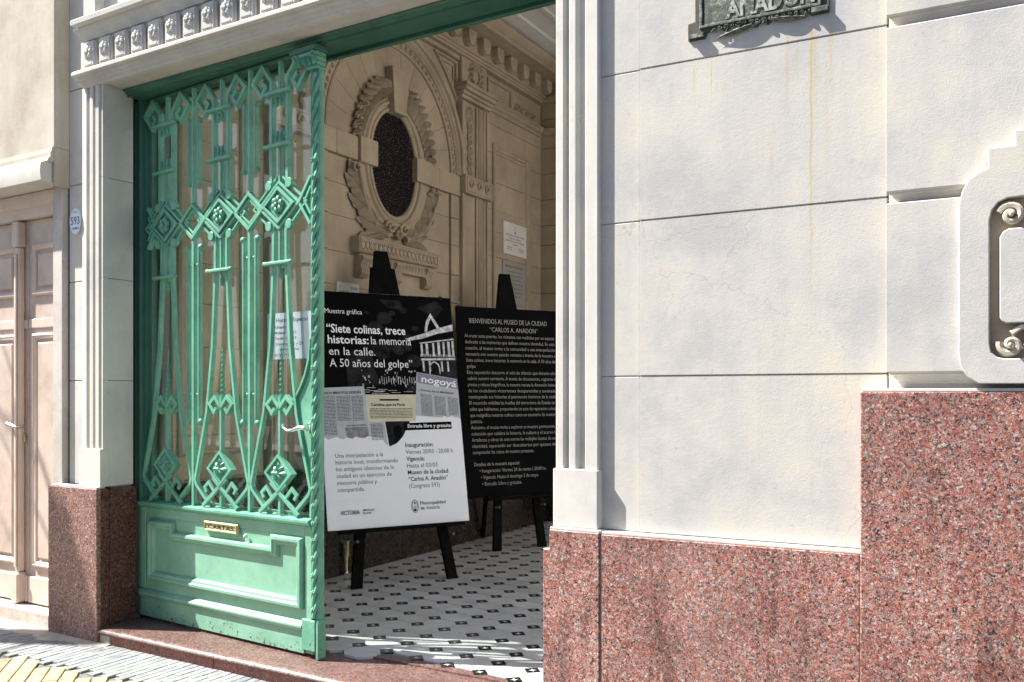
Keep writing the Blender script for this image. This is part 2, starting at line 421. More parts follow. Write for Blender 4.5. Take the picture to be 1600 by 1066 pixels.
def T(name, label, cat, frame, base=(0, 0, 0), group=None, kind=None):
    o = thing(name, label, cat, frame, base, group, kind); ROOTB[o.name] = base; del o['_b']; return o
def flat(name, mb, mats, frame, label=None, cat=None, kind='structure', bevel=0., group=None, base=(0, 0, 0)):
    o = part(name, mb, mats, None, bevel, base=base)
    x, y = frame.xy(base[0], base[1]); o.location = (x, y, base[2]); o.rotation_euler = (0, 0, frame.r)
    if kind: o['kind'] = kind
    if label: o['label'] = label
    if cat: o['category'] = cat
    if group: o['group'] = group
    ROOTB[o.name] = base
    return o
def clone(src, parent, dx=0, dy=0, dz=0, rz=None, name=None):
    o = src.copy(); col.objects.link(o)
    if parent is not None: o.parent = parent
    o.location = (src.location.x + dx, src.location.y + dy, src.location.z + dz)
    if rz is not None: o.rotation_euler = (0, 0, rz)
    return o

# ============================================================ GROUND
flat('road', MB().box(-60, 60, -60, 1.85, -.30, -.25), 'asphalt', WF)
flat('kerb', MB().box(-60, 60, 1.85, 2.0, -.30, -.098), 'kerb_stone', WF, bevel=.01)
pav = flat('pavement', MB().box(-60, 60, 2.0, 8, -.30, -.112), 'paver_bed', WF)
# pavers: yellow laid at 45 degrees, grey stretchers laid towards the house
def inyellow(x, y): return y < 3.085
BZ = -.112
pv = []
e1 = Vector((.7071, .7071)); e2 = Vector((-.7071, .7071))
for i in range(-60, 14):
    for j in range(26, 95):
        c = e1 * (i * .078 - 1.074) + e2 * (j * .125 + (.04 if i % 3 == 0 else .0))
        if -6.2 < c.x < -2.5 and 2.08 < c.y < 3.4 and inyellow(c.x, c.y): pv.append(('y', c.x, c.y))
rows = 0
for i in range(0, 80):
    x = -6.3 + i * .05
    for j in range(-2, 32):
        y = 1.1 + j * .1 + ((i * .05) % .1)
        if y > 3.62 or y < 2.06 or y - .05 < 3.085: continue
        pv.append(('g', x, y))
def vis(x, y):
    d = -x * .4818 + y * .8763
    if d < .5: return 0
    px = 800 + 1450 * (x * .8763 + y * .4818) / d; py = 618 + 1450 * (EYE + .1) / d
    return -20 < px < 700 and py < 1090
def paver(kind, x, y, mb, jz=0):
    z1 = -.1 + jz
    if kind == 'y':
        a, b = .0355, .059; u_, v_ = e1, e2
    else:
        a, b = .0235, .0488; u_, v_ = Vector((1, 0)), Vector((0, 1))
    c = Vector((x, y)); vs = []
    for zz, sh in ((BZ - .01, 0), (z1 - .003, 0), (z1, .003)):
        for sx, sy in ((-1, -1), (1, -1), (1, 1), (-1, 1)):
            p = c + u_ * sx * (a - sh) + v_ * sy * (b - sh); vs.append((p.x, p.y, zz))
    fs = [(8, 9, 10, 11)]
    for l in (0, 4):
        for q in range(4): fs.append((l + q, l + (q + 1) % 4, l + 4 + (q + 1) % 4, l + 4 + q))
    mb.add(vs, fs)
protos = {}
seen = [p for p in pv if vis(p[1], p[2])]; rest = [p for p in pv if not vis(p[1], p[2])]
seen.sort(key=lambda p: p[1] ** 2 + p[2] ** 2)
for k_, x, y in seen[:600 if len(seen) <= 600 else 600][:298]:
    key = k_ if not (k_ == 'g' and random.random() < .07) else 'b'
    if key not in protos:
        mb = MB(); paver(k_, 0, 0, mb); protos[key] = part('paver', mb, {'y': 'paver_yellow', 'g': 'paver_grey', 'b': 'paver_blue'}[key], pav, smooth=False, base=(0, 0, 0)); o = protos[key]
    else: o = clone(protos[key], pav)
    o.location = (x, y, random.uniform(-.0015, .0015)); o.rotation_euler = (0, 0, random.uniform(-.012, .012))
for key, mt in (('y', 'paver_yellow'), ('g', 'paver_grey')):
    mb = MB()
    for k_, x, y in seen[298:] + rest:
        if k_ == key: paver(k_, x, y, mb, random.uniform(-.0015, .0015))
    if mb.v: part('pavers', mb, mt, pav, smooth=False, kind='stuff', base=(0, 0, 0))
# patched cement strip along the foot of the neighbouring house
mb = MB(); nn = 40
for i in range(nn + 1):
    u_ = -4.6 + i * (2.75 + .5) / nn
    wf = -.10 - .03 * math.sin(i * 1.7) - .02 * math.sin(i * .6) - (.10 if i < 24 else .10 - (i - 24) * .006)
    mb.v += [(u_, wf, -.103), (u_, wf * .6, -.094), (u_, .02, -.088)]
for i in range(nn):
    for q in range(2):
        a = i * 3 + q; mb.f.append((a, a + 3, a + 4, a + 1)); mb.m.append(0)
flat('cement_strip', mb, 'cement', LF)

# ============================================================ MUSEUM FACADE
mus = T('museum_building', 'cream stucco museum facade with red granite base and green iron doorway', 'building', WF, (0, 0, -.1))
# --- wall body to the right of the doorway (world frame)
Y = 3.377
mb = MB().box(-1.50, 4.0, Y + .012, Y + .6, -.2, 4.6); part('wall', mb, 'plaster_trim', mus)
zs = [.787, 1.389, 1.988, 2.571, 3.16, 3.75, 4.4]
for i in range(6):
    g_ = .0012
    mb = MB().box(-1.475, -1.296, Y + .004, Y + .03, zs[i] + g_, zs[i + 1] - g_ + (.0 if i else 0)); part('wall_block', mb, 'plaster_wall', mus, .003)
    mb = MB().box(-1.294, -.40, Y - .006, Y + .03, zs[i] + g_, zs[i + 1] - g_); part('wall_block', mb, 'plaster_wall', mus, .003, seg=2)
# plain strip under the projecting blocks
part('wall_block', MB().box(-.398, 4.0, Y - .004, Y + .03, 1.30, 4.4), 'plaster_wall', mus, .004)
# projecting blocks with a cove beneath each
for z0, z1 in ((1.392, 1.957), (1.995, 2.545), (2.585, 3.14), (3.19, 3.75)):
    u0, u1 = -.402, 1.15
    vs = [(-.05, z0), (-.05, z1), (0.0, z1 + .004), (0, z0 - .040), (-.010, z0 - .040), (-.010, z0 - .030), (-.022, z0 - .022), (-.030, z0 - .010), (-.040, z0 - .008), (-.040, z0)]
    mb = MB()
    # body with mitred left end following the same cove
    vs3 = []; n_ = len(vs)
    for (a, b) in vs: vs3.append((u0 + (a + .05) * .85, Y + a, b))
    for (a, b) in vs: vs3.append((u1, Y + a, b))
    mb.add(vs3, [tuple(range(n_)), tuple(range(2 * n_ - 1, n_ - 1, -1))] + [(i, n_ + i, n_ + (i + 1) % n_, (i + 1) % n_) for i in range(n_)])
    part('projecting_block', mb, 'plaster_wall', mus, .003)
# granite base
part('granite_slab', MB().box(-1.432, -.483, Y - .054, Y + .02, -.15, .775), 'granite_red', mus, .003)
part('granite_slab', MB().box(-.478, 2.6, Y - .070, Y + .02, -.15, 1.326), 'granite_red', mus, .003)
part('joint_filler', MB().box(-1.446, -1.4322, Y - .047, Y + .01, -.15, .774), 'mortar', mus)
part('joint_filler', MB().box(-.4829, -.4781, Y - .050, Y + .01, -.15, .774), 'plaster_trim', mus)
part('mortar_ledge', MB().box(-1.432, -.48, Y - .048, Y + .02, .7755, .786), 'plaster_trim', mus, .002)
part('mortar_ledge', MB().box(-.474, 2.6, Y - .063, Y + .02, 1.3265, 1.338), 'plaster_trim', mus, .002)
# --- plaster window surround at the right edge, with scrolls in its sunk panel
def arc(cx_, cz, r, a0, a1, n=7): return [(cx_ + r * math.cos(R(a0 + (a1 - a0) * i / n)), cz + r * math.sin(R(a0 + (a1 - a0) * i / n))) for i in range(n + 1)]
sx = .36                                          # centre line of the surround
def mir(p): return p + [(2 * sx - a, b) for a, b in reversed(p)]
outl = [(sx, 2.24), (.03, 2.24), (.03, 2.145), (-.020, 2.145), (-.020, 2.098), (-.095, 2.098), (-.095, 2.035)] + arc(-.095 + .0, 1.945, .09, 90, 90, 1)[:0] \
    + [(-.122, 2.025), (-.150, 2.003), (-.168, 1.972), (-.178, 1.93)] + [(-.180, 1.45), (-.174, 1.41), (-.156, 1.375), (-.122, 1.352), (sx, 1.350)]
inn = [(sx, 2.05), (.012, 2.05), (.012, 1.990), (.012, 1.937)] + [(-.040, 1.935), (-.066, 1.924), (-.084, 1.900), (-.091, 1.868), (-.091, 1.480), (-.086, 1.452), (-.070, 1.436), (-.048, 1.431), (sx, 1.431)]
# build as faces between outer and inner outlines (left half then mirrored)
def band(out_, in_, w0, w1, mirror=False):
    mb = MB(); bm = bmesh.new()
    pts = out_ + in_[::-1]
    if mirror: pts = [(2 * sx - a, b) for a, b in pts]
    mb.poly(pts, w0, w1); return mb
for mi_ in (False, True):
    part('window_surround', band(outl, inn, Y - .078, Y - .012, mi_), 'plaster_wall', mus, .003)
part('sunk_panel', MB().box(-.10, 2 * sx + .1, Y - .0535, Y - .051, 1.42, 2.06), 'plaster_inner', mus)
pan = [(-.062, 1.560), (-.056, 1.548), (-.044, 1.542), (.76, 1.542), (.776, 1.548), (.782, 1.56), (.782, 1.81), (.776, 1.83), (.76, 1.838), (-.036, 1.838), (-.052, 1.830), (-.062, 1.812)]
part('raised_panel', MB().poly(pan, Y - .084, Y - .05), 'plaster_wall', mus, .003)
for sgn, xc in ((1, -.030), (-1, 2 * sx + .030)):
    def SC(c, r, wd, turns, st, sg, h): part('scroll_carving', MB().scroll(c, r, Y - .052, wd, turns, st, sg, h=h), 'plaster_house', mus)
    SC((xc, 1.882), .036, .013, 1.4, PI * .9 if sgn > 0 else .1, -sgn, .028)
    SC((xc + sgn * .075, 1.885), .030, .011, 1.2, PI * 1.2 if sgn > 0 else -.2, sgn, .026)
    SC((xc - sgn * .002, 1.474), .033, .013, 1.3, PI * .9 if sgn > 0 else .1, sgn, .028)
    SC((xc + sgn * .07, 1.470), .028, .011, 1.2, PI if sgn > 0 else 0, -sgn, .026)
    part('stem_carving', MB().tube([(xc + sgn * .0, Y - .07, 1.51), (xc + sgn * .03, Y - .07, 1.53), (xc + sgn * .09, Y - .07, 1.515)], .009, 7), 'plaster_trim', mus)

# --- parts set out in the doorway frame: convert to the museum's own frame
def tomus(mb):
    out = MB(); out.f = mb.f; out.m = mb.m
    out.v = [LF.xy(a, b) + (c,) for a, b, c in mb.v]; return out
def L(name, mb, mat, bevel=0., **k): return part(name, tomus(mb), mat, mus, bevel, **k)
L('door_pier', MB().box(-1.86, -1.475, .062, .20, -.2, 3.11), 'mortar')
L('door_pier', MB().box(-1.795, -1.57, .201, .62, -.2, 3.11), 'plaster_inner')
L('door_pier', MB().box(1.532, 1.70, .03, .5, -.2, 3.11), 'mortar')
L('wall_over_door', MB().box(-1.655, 1.715, .012, .335, 3.11, 6.0), 'plaster_wall')
# stucco blocks of the narrow strip beside the left pilaster
for a, b in ((.787, 1.40), (1.406, 1.99), (1.996, 2.57), (2.576, 3.14), (3.146, 3.8), (3.806, 4.6)):
    L('wall_block', MB().box(-1.86, -1.655, .055, .09, a, b), 'plaster_trim', .002)
# reveals
for a, b in ((.79, 1.40), (1.403, 1.99), (1.993, 2.57), (2.573, 3.11)):
    L('reveal_block', MB().box(-1.4745, -1.460, .006, .205, a, b), 'plaster_trim', .0015)
    L('reveal_block', MB().box(1.524, 1.54, .006, .48, a, b), 'plaster_trim', .0015)
# fluted pilasters
prL = [(-1.652, .08), (-1.652, .004), (-1.646, 0), (-1.607, 0), (-1.603, .004), (-1.600, .018), (-1.584, .018), (-1.581, .004), (-1.577, 0), (-1.547, 0), (-1.543, .004), (-1.541, .018), (-1.528, .018),
       (-1.526, .004), (-1.522, 0), (-1.492, 0), (-1.488, .005), (-1.484, .014), (-1.474, .018), (-1.4605, .022), (-1.4605, .04)]
L('fluted_pilaster', MB().polyz(prL, 1.008, 3.105), 'plaster_trim')
prR = [(1.521, .04), (1.521, .006), (1.526, 0), (1.556, 0), (1.560, .004), (1.563, .022), (1.580, .022), (1.583, .004), (1.587, 0), (1.612, 0), (1.616, .005), (1.622, .026), (1.648, .026), (1.654, .005), (1.658, 0),
       (1.709, 0), (1.713, .004), (1.713, .05)]
L('fluted_pilaster', MB().polyz(prR, 1.022, 3.105), 'plaster_trim')
L('pilaster_base', MB().box(-1.664, -1.4575, -.012, .05, .789, 1.008), 'plaster_trim', .004)
L('pilaster_base', MB().box(1.518, 1.719, -.016, .055, .789, 1.022), 'plaster_trim', .004)
L('mortar_ledge', MB().box(-1.90, -1.46, -.036, .02, .779, .789), 'plaster_trim', .002)
L('mortar_ledge', MB().box(1.515, 1.735, -.034, .05, .779, .789), 'plaster_trim', .002)
# granite blocks of the door piers
L('granite_slab', MB().box(-1.925, -1.452, -.04, -.012, -.15, .779), 'granite_pier_lit', .003)
L('granite_slab', MB().box(-1.50, -1.4530, -.0118, .045, -.15, .779), 'granite_pier_shade', .003)
L('granite_slab', MB().box(-1.50, -1.4515, .047, .225, -.15, .779), 'granite_pier_shade', .003)
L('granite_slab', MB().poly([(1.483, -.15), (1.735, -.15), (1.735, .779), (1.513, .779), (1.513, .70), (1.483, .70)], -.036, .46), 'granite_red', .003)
# entablature: architrave, ledge, rosette frieze, cornice
def mould(name, prof, u0, u1, mat='plaster_trim', ret=True):
    # profile (w,z) run along u, with the same profile returned to the wall at the left end
    n_ = len(prof); vs = []
    for (a, b) in prof: vs.append((u0 - max(0, -a) if ret else u0, a, b))
    for (a, b) in prof: vs.append((u1 , a, b))
    mb = MB().add(vs, [tuple(range(n_)), tuple(range(2 * n_ - 1, n_ - 1, -1))] + [(i, n_ + i, n_ + (i + 1) % n_, (i + 1) % n_) for i in range(n_)])
    return L(name, mb, mat)
U0, U1 = -1.60, 1.76
mould('architrave', [(.03, 3.106), (-.002, 3.106), (-.004, 3.122), (-.018, 3.126), (-.020, 3.142), (-.034, 3.146), (-.038, 3.158), (.03, 3.158)], -1.635, U1)
mould('ledge', [(.03, 3.159), (-.052, 3.159), (-.062, 3.166), (-.062, 3.180), (-.054, 3.190), (.03, 3.190)], -1.60, U1)
mould('frieze', [(.03, 3.191), (-.008, 3.191), (-.008, 3.372), (.03, 3.372)], -1.64, U1)
mould('cornice_moulding', [(.03, 3.365), (-.022, 3.365), (-.026, 3.378), (-.038, 3.402), (-.052, 3.418), (-.056, 3.435), (.03, 3.435)], -1.60, U1)
mould('cornice', [(.03, 3.436), (-.075, 3.436), (-.086, 3.443), (-.088, 3.468), (-.080, 3.476), (.03, 3.482)], -1.545, U1)
for i in range(9): L('flute', MB().box(-1.55 + i * .37, -1.55 + i * .37 + .1, -.045, .02, 3.48, 5.0), 'plaster_trim', .01)
blk = None
for i in range(23):
    u_ = -1.583 + i * .1445
    mb = MB().box(u_, u_ + .108, -.040, -.006, 3.196, 3.352); b_ = L('rosette_block', mb, 'plaster_trim', .010, seg=2) if i == 0 else None
    mb2 = MB().flower((u_ + .054, 3.285), .040, -.038, .016, 5)
    for q in range(4): mb2.leaf((u_ + .054, 3.285), PI / 4 + q * PI / 2, .042, .016, -.038, .012, 2)
    mb2.poly([(u_ + .016, 3.212), (u_ + .092, 3.212), (u_ + .082, 3.226), (u_ + .026, 3.226)], -.046, -.036)
    if i == 0:
        blk = b_; ros = part('rosette', tomus(mb2), 'plaster_trim', blk)
    else:
        dx, dy = math.cos(LF.r) * i * .1445, math.sin(LF.r) * i * .1445
        c1 = clone(blk, mus, dx, dy); c2 = clone(ros, c1)

# ============================================================ THRESHOLD
step = T('door_step', 'worn pink granite door step with rounded polished nosing', 'step', LF, (0, .1, -.1))
prof = [(.33, -.020), (.02, -.020)] + [(-.012 + .040 * math.cos(R(a)) * .9 - .008, -.050 + .030 * math.sin(R(a))) for a in (90, 115, 140, 165, 190, 215, 240, 270)] + [(.33, -.080)]
prof = [(.33, -.012), (.012, -.012), (-.006, -.014), (-.022, -.018), (-.034, -.026), (-.038, -.034), (-.034, -.042), (-.020, -.047), (.33, -.047)]
part('tread', MB().polyu(prof, -1.4505, 1.48), 'granite_step', step)
part('riser', MB().box(-1.36, -.50, -.016, .3, -.15, -.0475), 'granite_riser', step, .002)
part('riser', MB().box(-.495, .55, -.016, .3, -.15, -.0475), 'granite_riser', step, .002)
part('riser', MB().box(.555, 1.48, -.016, .3, -.15, -.0475), 'granite_riser', step, .002)
part('rubble_fill', MB().box(-1.4505, -1.363, -.022, .3, -.15, -.0475), 'rubble', step, .004)

# ============================================================ VESTIBULE
# --- floor: octagon tiles and small square insets on a slightly skewed lattice
vfl = flat('vestibule_floor', MB().polyz([LF.xy(-1.56, .335), LF.xy(1.5, .335), (-1.4, 9.2), (-4.7, 9.2)], -.2, -.0075), 'grout', WF)
# trim the bed behind the step
V1 = Vector((.006, .1715)); V2 = Vector((.2015, -.027)); O0 = Vector((-3.262, 4.100))
hd = .050
d1 = V1.normalized() * hd; d2 = V2.normalized() * hd
def infl(c):
    # inside the vestibule and behind the step
    q = (c.x - LF.o[0], c.y - LF.o[1]); ww = q[0] * -math.sin(LF.r) + q[1] * math.cos(LF.r)
    return -4.45 < c.x < -1.72 and ww > .355 and c.y < 9.0
def clipv(p): return p
tl = []; ins = []
for i in range(-14, 44):
    for j in range(-14, 22):
        c = O0 + V1 * i + V2 * j
        if infl(c): ins.append(c)
        cc = c + (V1 + V2) / 2
        if infl(cc): tl.append(cc)
def octv(c, z0=-.012, z1=0.):
    gap = .0012; a, b = V1 / 2, V2 / 2
    pts = [a + b - d1, a + b - d2, a - b + d2, a - b - d1, -a - b + d1, -a - b + d2, -a + b - d2, -a + b + d1]
    pts = [p * (1 - .010) for p in pts]; n = 8
    return [(c.x + p.x, c.y + p.y, z1) for p in pts] + [(c.x + p.x * 1.004, c.y + p.y * 1.004, z0) for p in pts], \
           [tuple(range(n - 1, -1, -1))] + [(i, (i + 1) % n, n + (i + 1) % n, n + i) for i in range(n)]
def insv(c, mb):
    # a black square tile carrying a white four pointed star
    pts = [d1, d2, -d1, -d2]; pts = [p * .96 for p in pts]; z1 = .0002
    vs = [(c.x + p.x, c.y + p.y, z1) for p in pts] + [(c.x + p.x, c.y + p.y, -.012) for p in pts]
    mb.k = 0; mb.add(vs, [(3, 2, 1, 0)] + [(i, (i + 1) % 4, 4 + (i + 1) % 4, 4 + i) for i in range(4)])
    mb.k = 1; st = []
    for q in range(4):
        p = pts[q]; pn = pts[(q + 1) % 4]; md = (p + pn) / 2
        st += [md * .62, pn * .16]
    vs = [(c.x + p.x, c.y + p.y, z1 + .0004) for p in st]
    mb.add(vs + [(c.x, c.y, z1 + .0004)], [(8, (i + 1) % 8, i) for i in range(8)])
def pxvis(c):
    d = -c.x * .4818 + c.y * .8763; px = 800 + 1450 * (c.x * .8763 + c.y * .4818) / d; py = 618 + 1450 * EYE / d
    return 480 < px < 880 and 790 < py < 1080
tl.sort(key=lambda c: (not pxvis(c), c.length)); ins.sort(key=lambda c: (not pxvis(c), c.length))
Z2 = Vector((0, 0)); v_, f_ = octv(Z2); tp = part('tile', MB().add(v_, f_), 'tile_white', vfl, smooth=False, base=(0, 0, 0))
mbi = MB(); insv(Z2, mbi); ip = part('inset_tile', mbi, ['tile_black', 'tile_white'], vfl, smooth=False, base=(0, 0, 0))
for n_, (lst, pr) in enumerate(((tl, tp), (ins, ip))):
    for k_, c in enumerate(lst[:298]):
        o = pr if k_ == 0 else clone(pr, vfl)
        o.location = (c.x, c.y, random.uniform(-.0004, .0004))
mb = MB(); mb2 = MB()
for c in tl[298:]:
    a, b = octv(c); mb.add(a, b)
for c in ins[298:]: insv(c, mb2)
part('tiles', mb, 'tile_white', vfl, smooth=False, kind='stuff', base=(0, 0, 0))
part('inset_tiles', mb2, ['tile_black', 'tile_white'], vfl, smooth=False, kind='stuff', base=(0, 0, 0))
# border strip between the step and the tiles
L2 = MB().box(-1.49, 1.48, .331, .40, -.05, -.0035)
flat('floor_border', L2, 'granite_step', LF)

# --- left wall with the arch and the oval window (frame: u = world y, -w = towards the room)
vw = T('vestibule_wall', 'tan stone side wall of the vestibule with arch around a dark oval window', 'wall', VF, (6.08, 0, 0))
def V(name, mb, mat='plaster_inner', bevel=0., parent=None, **k): return part(name, mb, mat, parent or vw, bevel, **k)
CY = 6.08
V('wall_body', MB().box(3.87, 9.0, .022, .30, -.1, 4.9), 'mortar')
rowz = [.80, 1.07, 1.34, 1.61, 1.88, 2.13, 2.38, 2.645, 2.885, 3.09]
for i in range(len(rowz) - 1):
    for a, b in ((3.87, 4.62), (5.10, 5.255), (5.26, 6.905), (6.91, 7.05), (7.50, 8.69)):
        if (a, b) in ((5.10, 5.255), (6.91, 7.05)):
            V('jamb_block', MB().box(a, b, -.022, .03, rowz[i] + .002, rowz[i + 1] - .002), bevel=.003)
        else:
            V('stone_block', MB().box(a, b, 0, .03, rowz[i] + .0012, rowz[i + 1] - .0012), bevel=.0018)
for z0, z1 in ((3.09, 3.36), (3.363, 3.63), (3.633, 3.90), (3.903, 4.10)):
    for a, b in ((3.87, 4.62), (7.50, 8.69)): V('stone_block', MB().box(a, b, 0, .03, z0, z1), bevel=.003)
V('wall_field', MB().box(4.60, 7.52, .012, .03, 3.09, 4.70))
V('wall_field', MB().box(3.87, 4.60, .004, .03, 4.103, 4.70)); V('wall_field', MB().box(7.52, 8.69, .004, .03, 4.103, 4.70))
# wedge-shaped stones of the arch field
nw = 13
for i in range(nw):
    t0 = PI * i / nw + .0015; t1 = PI * (i + 1) / nw - .0015; r0, r1 = .30, .835
    pts = [(CY + r0 * math.cos(t0), 3.275 + r0 * math.sin(t0)), (CY + r1 * math.cos(t0), 3.275 + r1 * math.sin(t0)), (CY + r1 * math.cos((t0 + t1) / 2), 3.275 + r1 * math.sin((t0 + t1) / 2)),
           (CY + r1 * math.cos(t1), 3.275 + r1 * math.sin(t1)), (CY + r0 * math.cos(t1), 3.275 + r0 * math.sin(t1))]
    V('voussoir', MB().poly(pts, -.004, .02), bevel=.0012)
V('arch_bead', MB().ring((CY, 3.275), .83, .83, [(0, .012), (0, -.020), (.016, -.028), (.028, -.020), (.030, -.010), (.088, -.010), (.090, -.022), (.10, -.030)], 56, 0, PI))
mb = MB()
for i in range(44):
    t = PI * (i + .5) / 44; r_ = .83 + .058
    mb.ell((CY + r_ * math.cos(t), -.012, 3.275 + r_ * math.sin(t)), (.021, .02, .021), 6, 5)
V('bead_row', mb, kind='stuff')
V('arch_moulding', MB().ring((CY, 3.275), .93, .93, [(0, -.030), (.012, -.046), (.030, -.046), (.038, -.034), (.052, -.034), (.060, -.056), (.082, -.062), (.096, -.056), (.105, -.034), (.125, -.030), (.135, .012)], 56, 0, PI))
# impost band each side of the oval
for a, b in ((5.09, 5.70), (6.46, 7.06)):
    V('impost_block', MB().box(a, (a + b) / 2 - .06, -.034, .03, 3.093, 3.272), bevel=.004)
    V('impost_block', MB().box((a + b) / 2 - .057, b, -.034, .03, 3.093, 3.272), bevel=.004)
# oval window
oc = (6.065, 3.165)
V('oval_band', MB().ring(oc, .30, .415, [(.0, .0), (.0, -.022), (.012, -.034), (.030, -.030), (.036, -.020), (.052, -.018), (.060, -.036), (.075, -.040), (.088, -.030), (.092, -.022), (.168, -.026), (.172, -.020), (.172, .02)], 64), bevel=0)
V('window_glass', MB().disc(oc, .302, .417, -.008, .0, 48), 'oval_glass_dark')
for a, b in ((5.585, 5.80), (6.33, 6.56)):
    V('ear_block', MB().box(a, b, -.062, .02, 3.085, 3.278), bevel=.004)
V('keystone', MB().poly([(5.985, 3.56), (6.145, 3.56), (6.18, 3.92), (5.955, 3.92)], -.085, .02), bevel=.004)
# garland over the oval
mb = MB()
for sg, r0, lo, hi in ((-1, .05, 100, 168), (1, .05, 12, 80)):
    nn = 9
    for i in range(nn):
        t = R(lo + (hi - lo) * (i + .5) / nn)
        if sg > 0: t = R(hi - (hi - lo) * (i + .5) / nn)
        a_, b_ = .50, .60; px, pz = oc[0] + a_ * math.cos(t), oc[1] + b_ * math.sin(t)
        tang = t + (PI / 2 if sg < 0 else -PI / 2); sc_ = 1.15 - .55 * i / nn
        mb.leaf((px, pz), tang + sg * -.75, .135 * sc_, .034 * sc_, -.030, .060 * sc_, 3)
        mb.leaf((px, pz), tang + sg * .55, .125 * sc_, .032 * sc_, -.034, .066 * sc_, 3)
        mb.ell((px + .012 * math.cos(t), -.045, pz + .012 * math.sin(t)), (.027 * sc_, .032, .034 * sc_), 8, 6)
        mb.ell((px + .045 * math.cos(t), -.036, pz + .045 * math.sin(t)), (.022 * sc_, .026, .026 * sc_), 8, 6)
V('leaf_garland', mb)
# long acanthus leaves hugging the foot of the oval
mb = MB()
for sg in (-1, 1):
    def ax(p): return (CY - .015 + sg * p[0], p[1])
    path = [(.12, 2.575), (.26, 2.615), (.39, 2.71), (.475, 2.84), (.525, 2.97)]
    for i, p in enumerate(path[:-1]):
        q = path[i + 1]; a_ = math.atan2(q[1] - p[1], sg * (q[0] - p[0]))
        Ln = math.hypot(q[0] - p[0], q[1] - p[1])
        mb.leaf(ax(p), a_, Ln * 1.75, .062, -.022, .065, 4)
        mb.leaf(ax(p), a_ - sg * .42, Ln * 1.3, .042, -.014, .050, 3)
        mb.leaf(ax(p), a_ + sg * .42, Ln * 1.2, .040, -.014, .050, 3)
    mb.tube([(ax(p)[0], -.045 - .012 * i, p[1]) for i, p in enumerate(path)] + [(ax((.54, 3.03))[0], -.09, 3.03)], [.026, .024, .021, .018, .015, .008], 7)
    mb.scroll(ax((.545, 3.02)), .038, -.05, .012, 1.1, PI / 2, -sg, h=.04)
    mb.leaf(ax((.10, 2.60)), (PI if sg < 0 else 0) - sg * .12, .40, .045, -.02, .05, 5, bend=-sg * .25)
    mb.leaf(ax((.16, 2.58)), (PI if sg < 0 else 0) + sg * .25, .28, .04, -.02, .04, 4)
    mb.scroll(ax((.09, 2.645)), .055, -.02, .017, 1.5, 0 if sg > 0 else PI, sg, h=.05)
mb.flower((CY, 2.60), .05, -.03, .05)
V('acanthus_carving', mb)
# console shelf beneath
cs = V('console_shelf', MB().box(5.53, 6.60, -.092, .01, 2.392, 2.515), bevel=.006)
mb = MB()
for i in range(19):
    u_ = 5.575 + i * .0545; mb.ring((u_, 2.450), .016, .028, [(.0, -.089), (.004, -.101), (.010, -.101), (.013, -.089)], 10)
mb.bar([(5.545, 2.405), (6.585, 2.405), (6.585, 2.502), (5.545, 2.502)], .010, -.100, -.088, True)
V('shelf_ornament', mb, parent=cs)
cb = V('console_band', MB().box(5.58, 6.55, -.058, .01, 2.30, 2.391), bevel=.004)
mb = MB()
for i in range(22):
    u_ = 5.60 + i * .0435; mb.leaf((u_ + .01, 2.375), -PI / 2, .06, .013, -.056, .014, 1, na=4)
V('band_ornament', mb, parent=cb)
for u_ in (5.63, 6.065, 6.50):
    pr_ = [(.01, 2.372), (-.082, 2.372), (-.086, 2.350), (-.066, 2.325), (-.058, 2.295), (-.070, 2.270), (-.068, 2.235), (-.045, 2.212), (.01, 2.205)]
    mb = MB()
    for k_ in range(4): mb.polyu(pr_, u_ - .046 + k_ * .024, u_ - .046 + k_ * .024 + .020)
    mb.polyu([(a * .93, b) for a, b in pr_], u_ - .044, u_ + .046)
    V('corbel', mb)
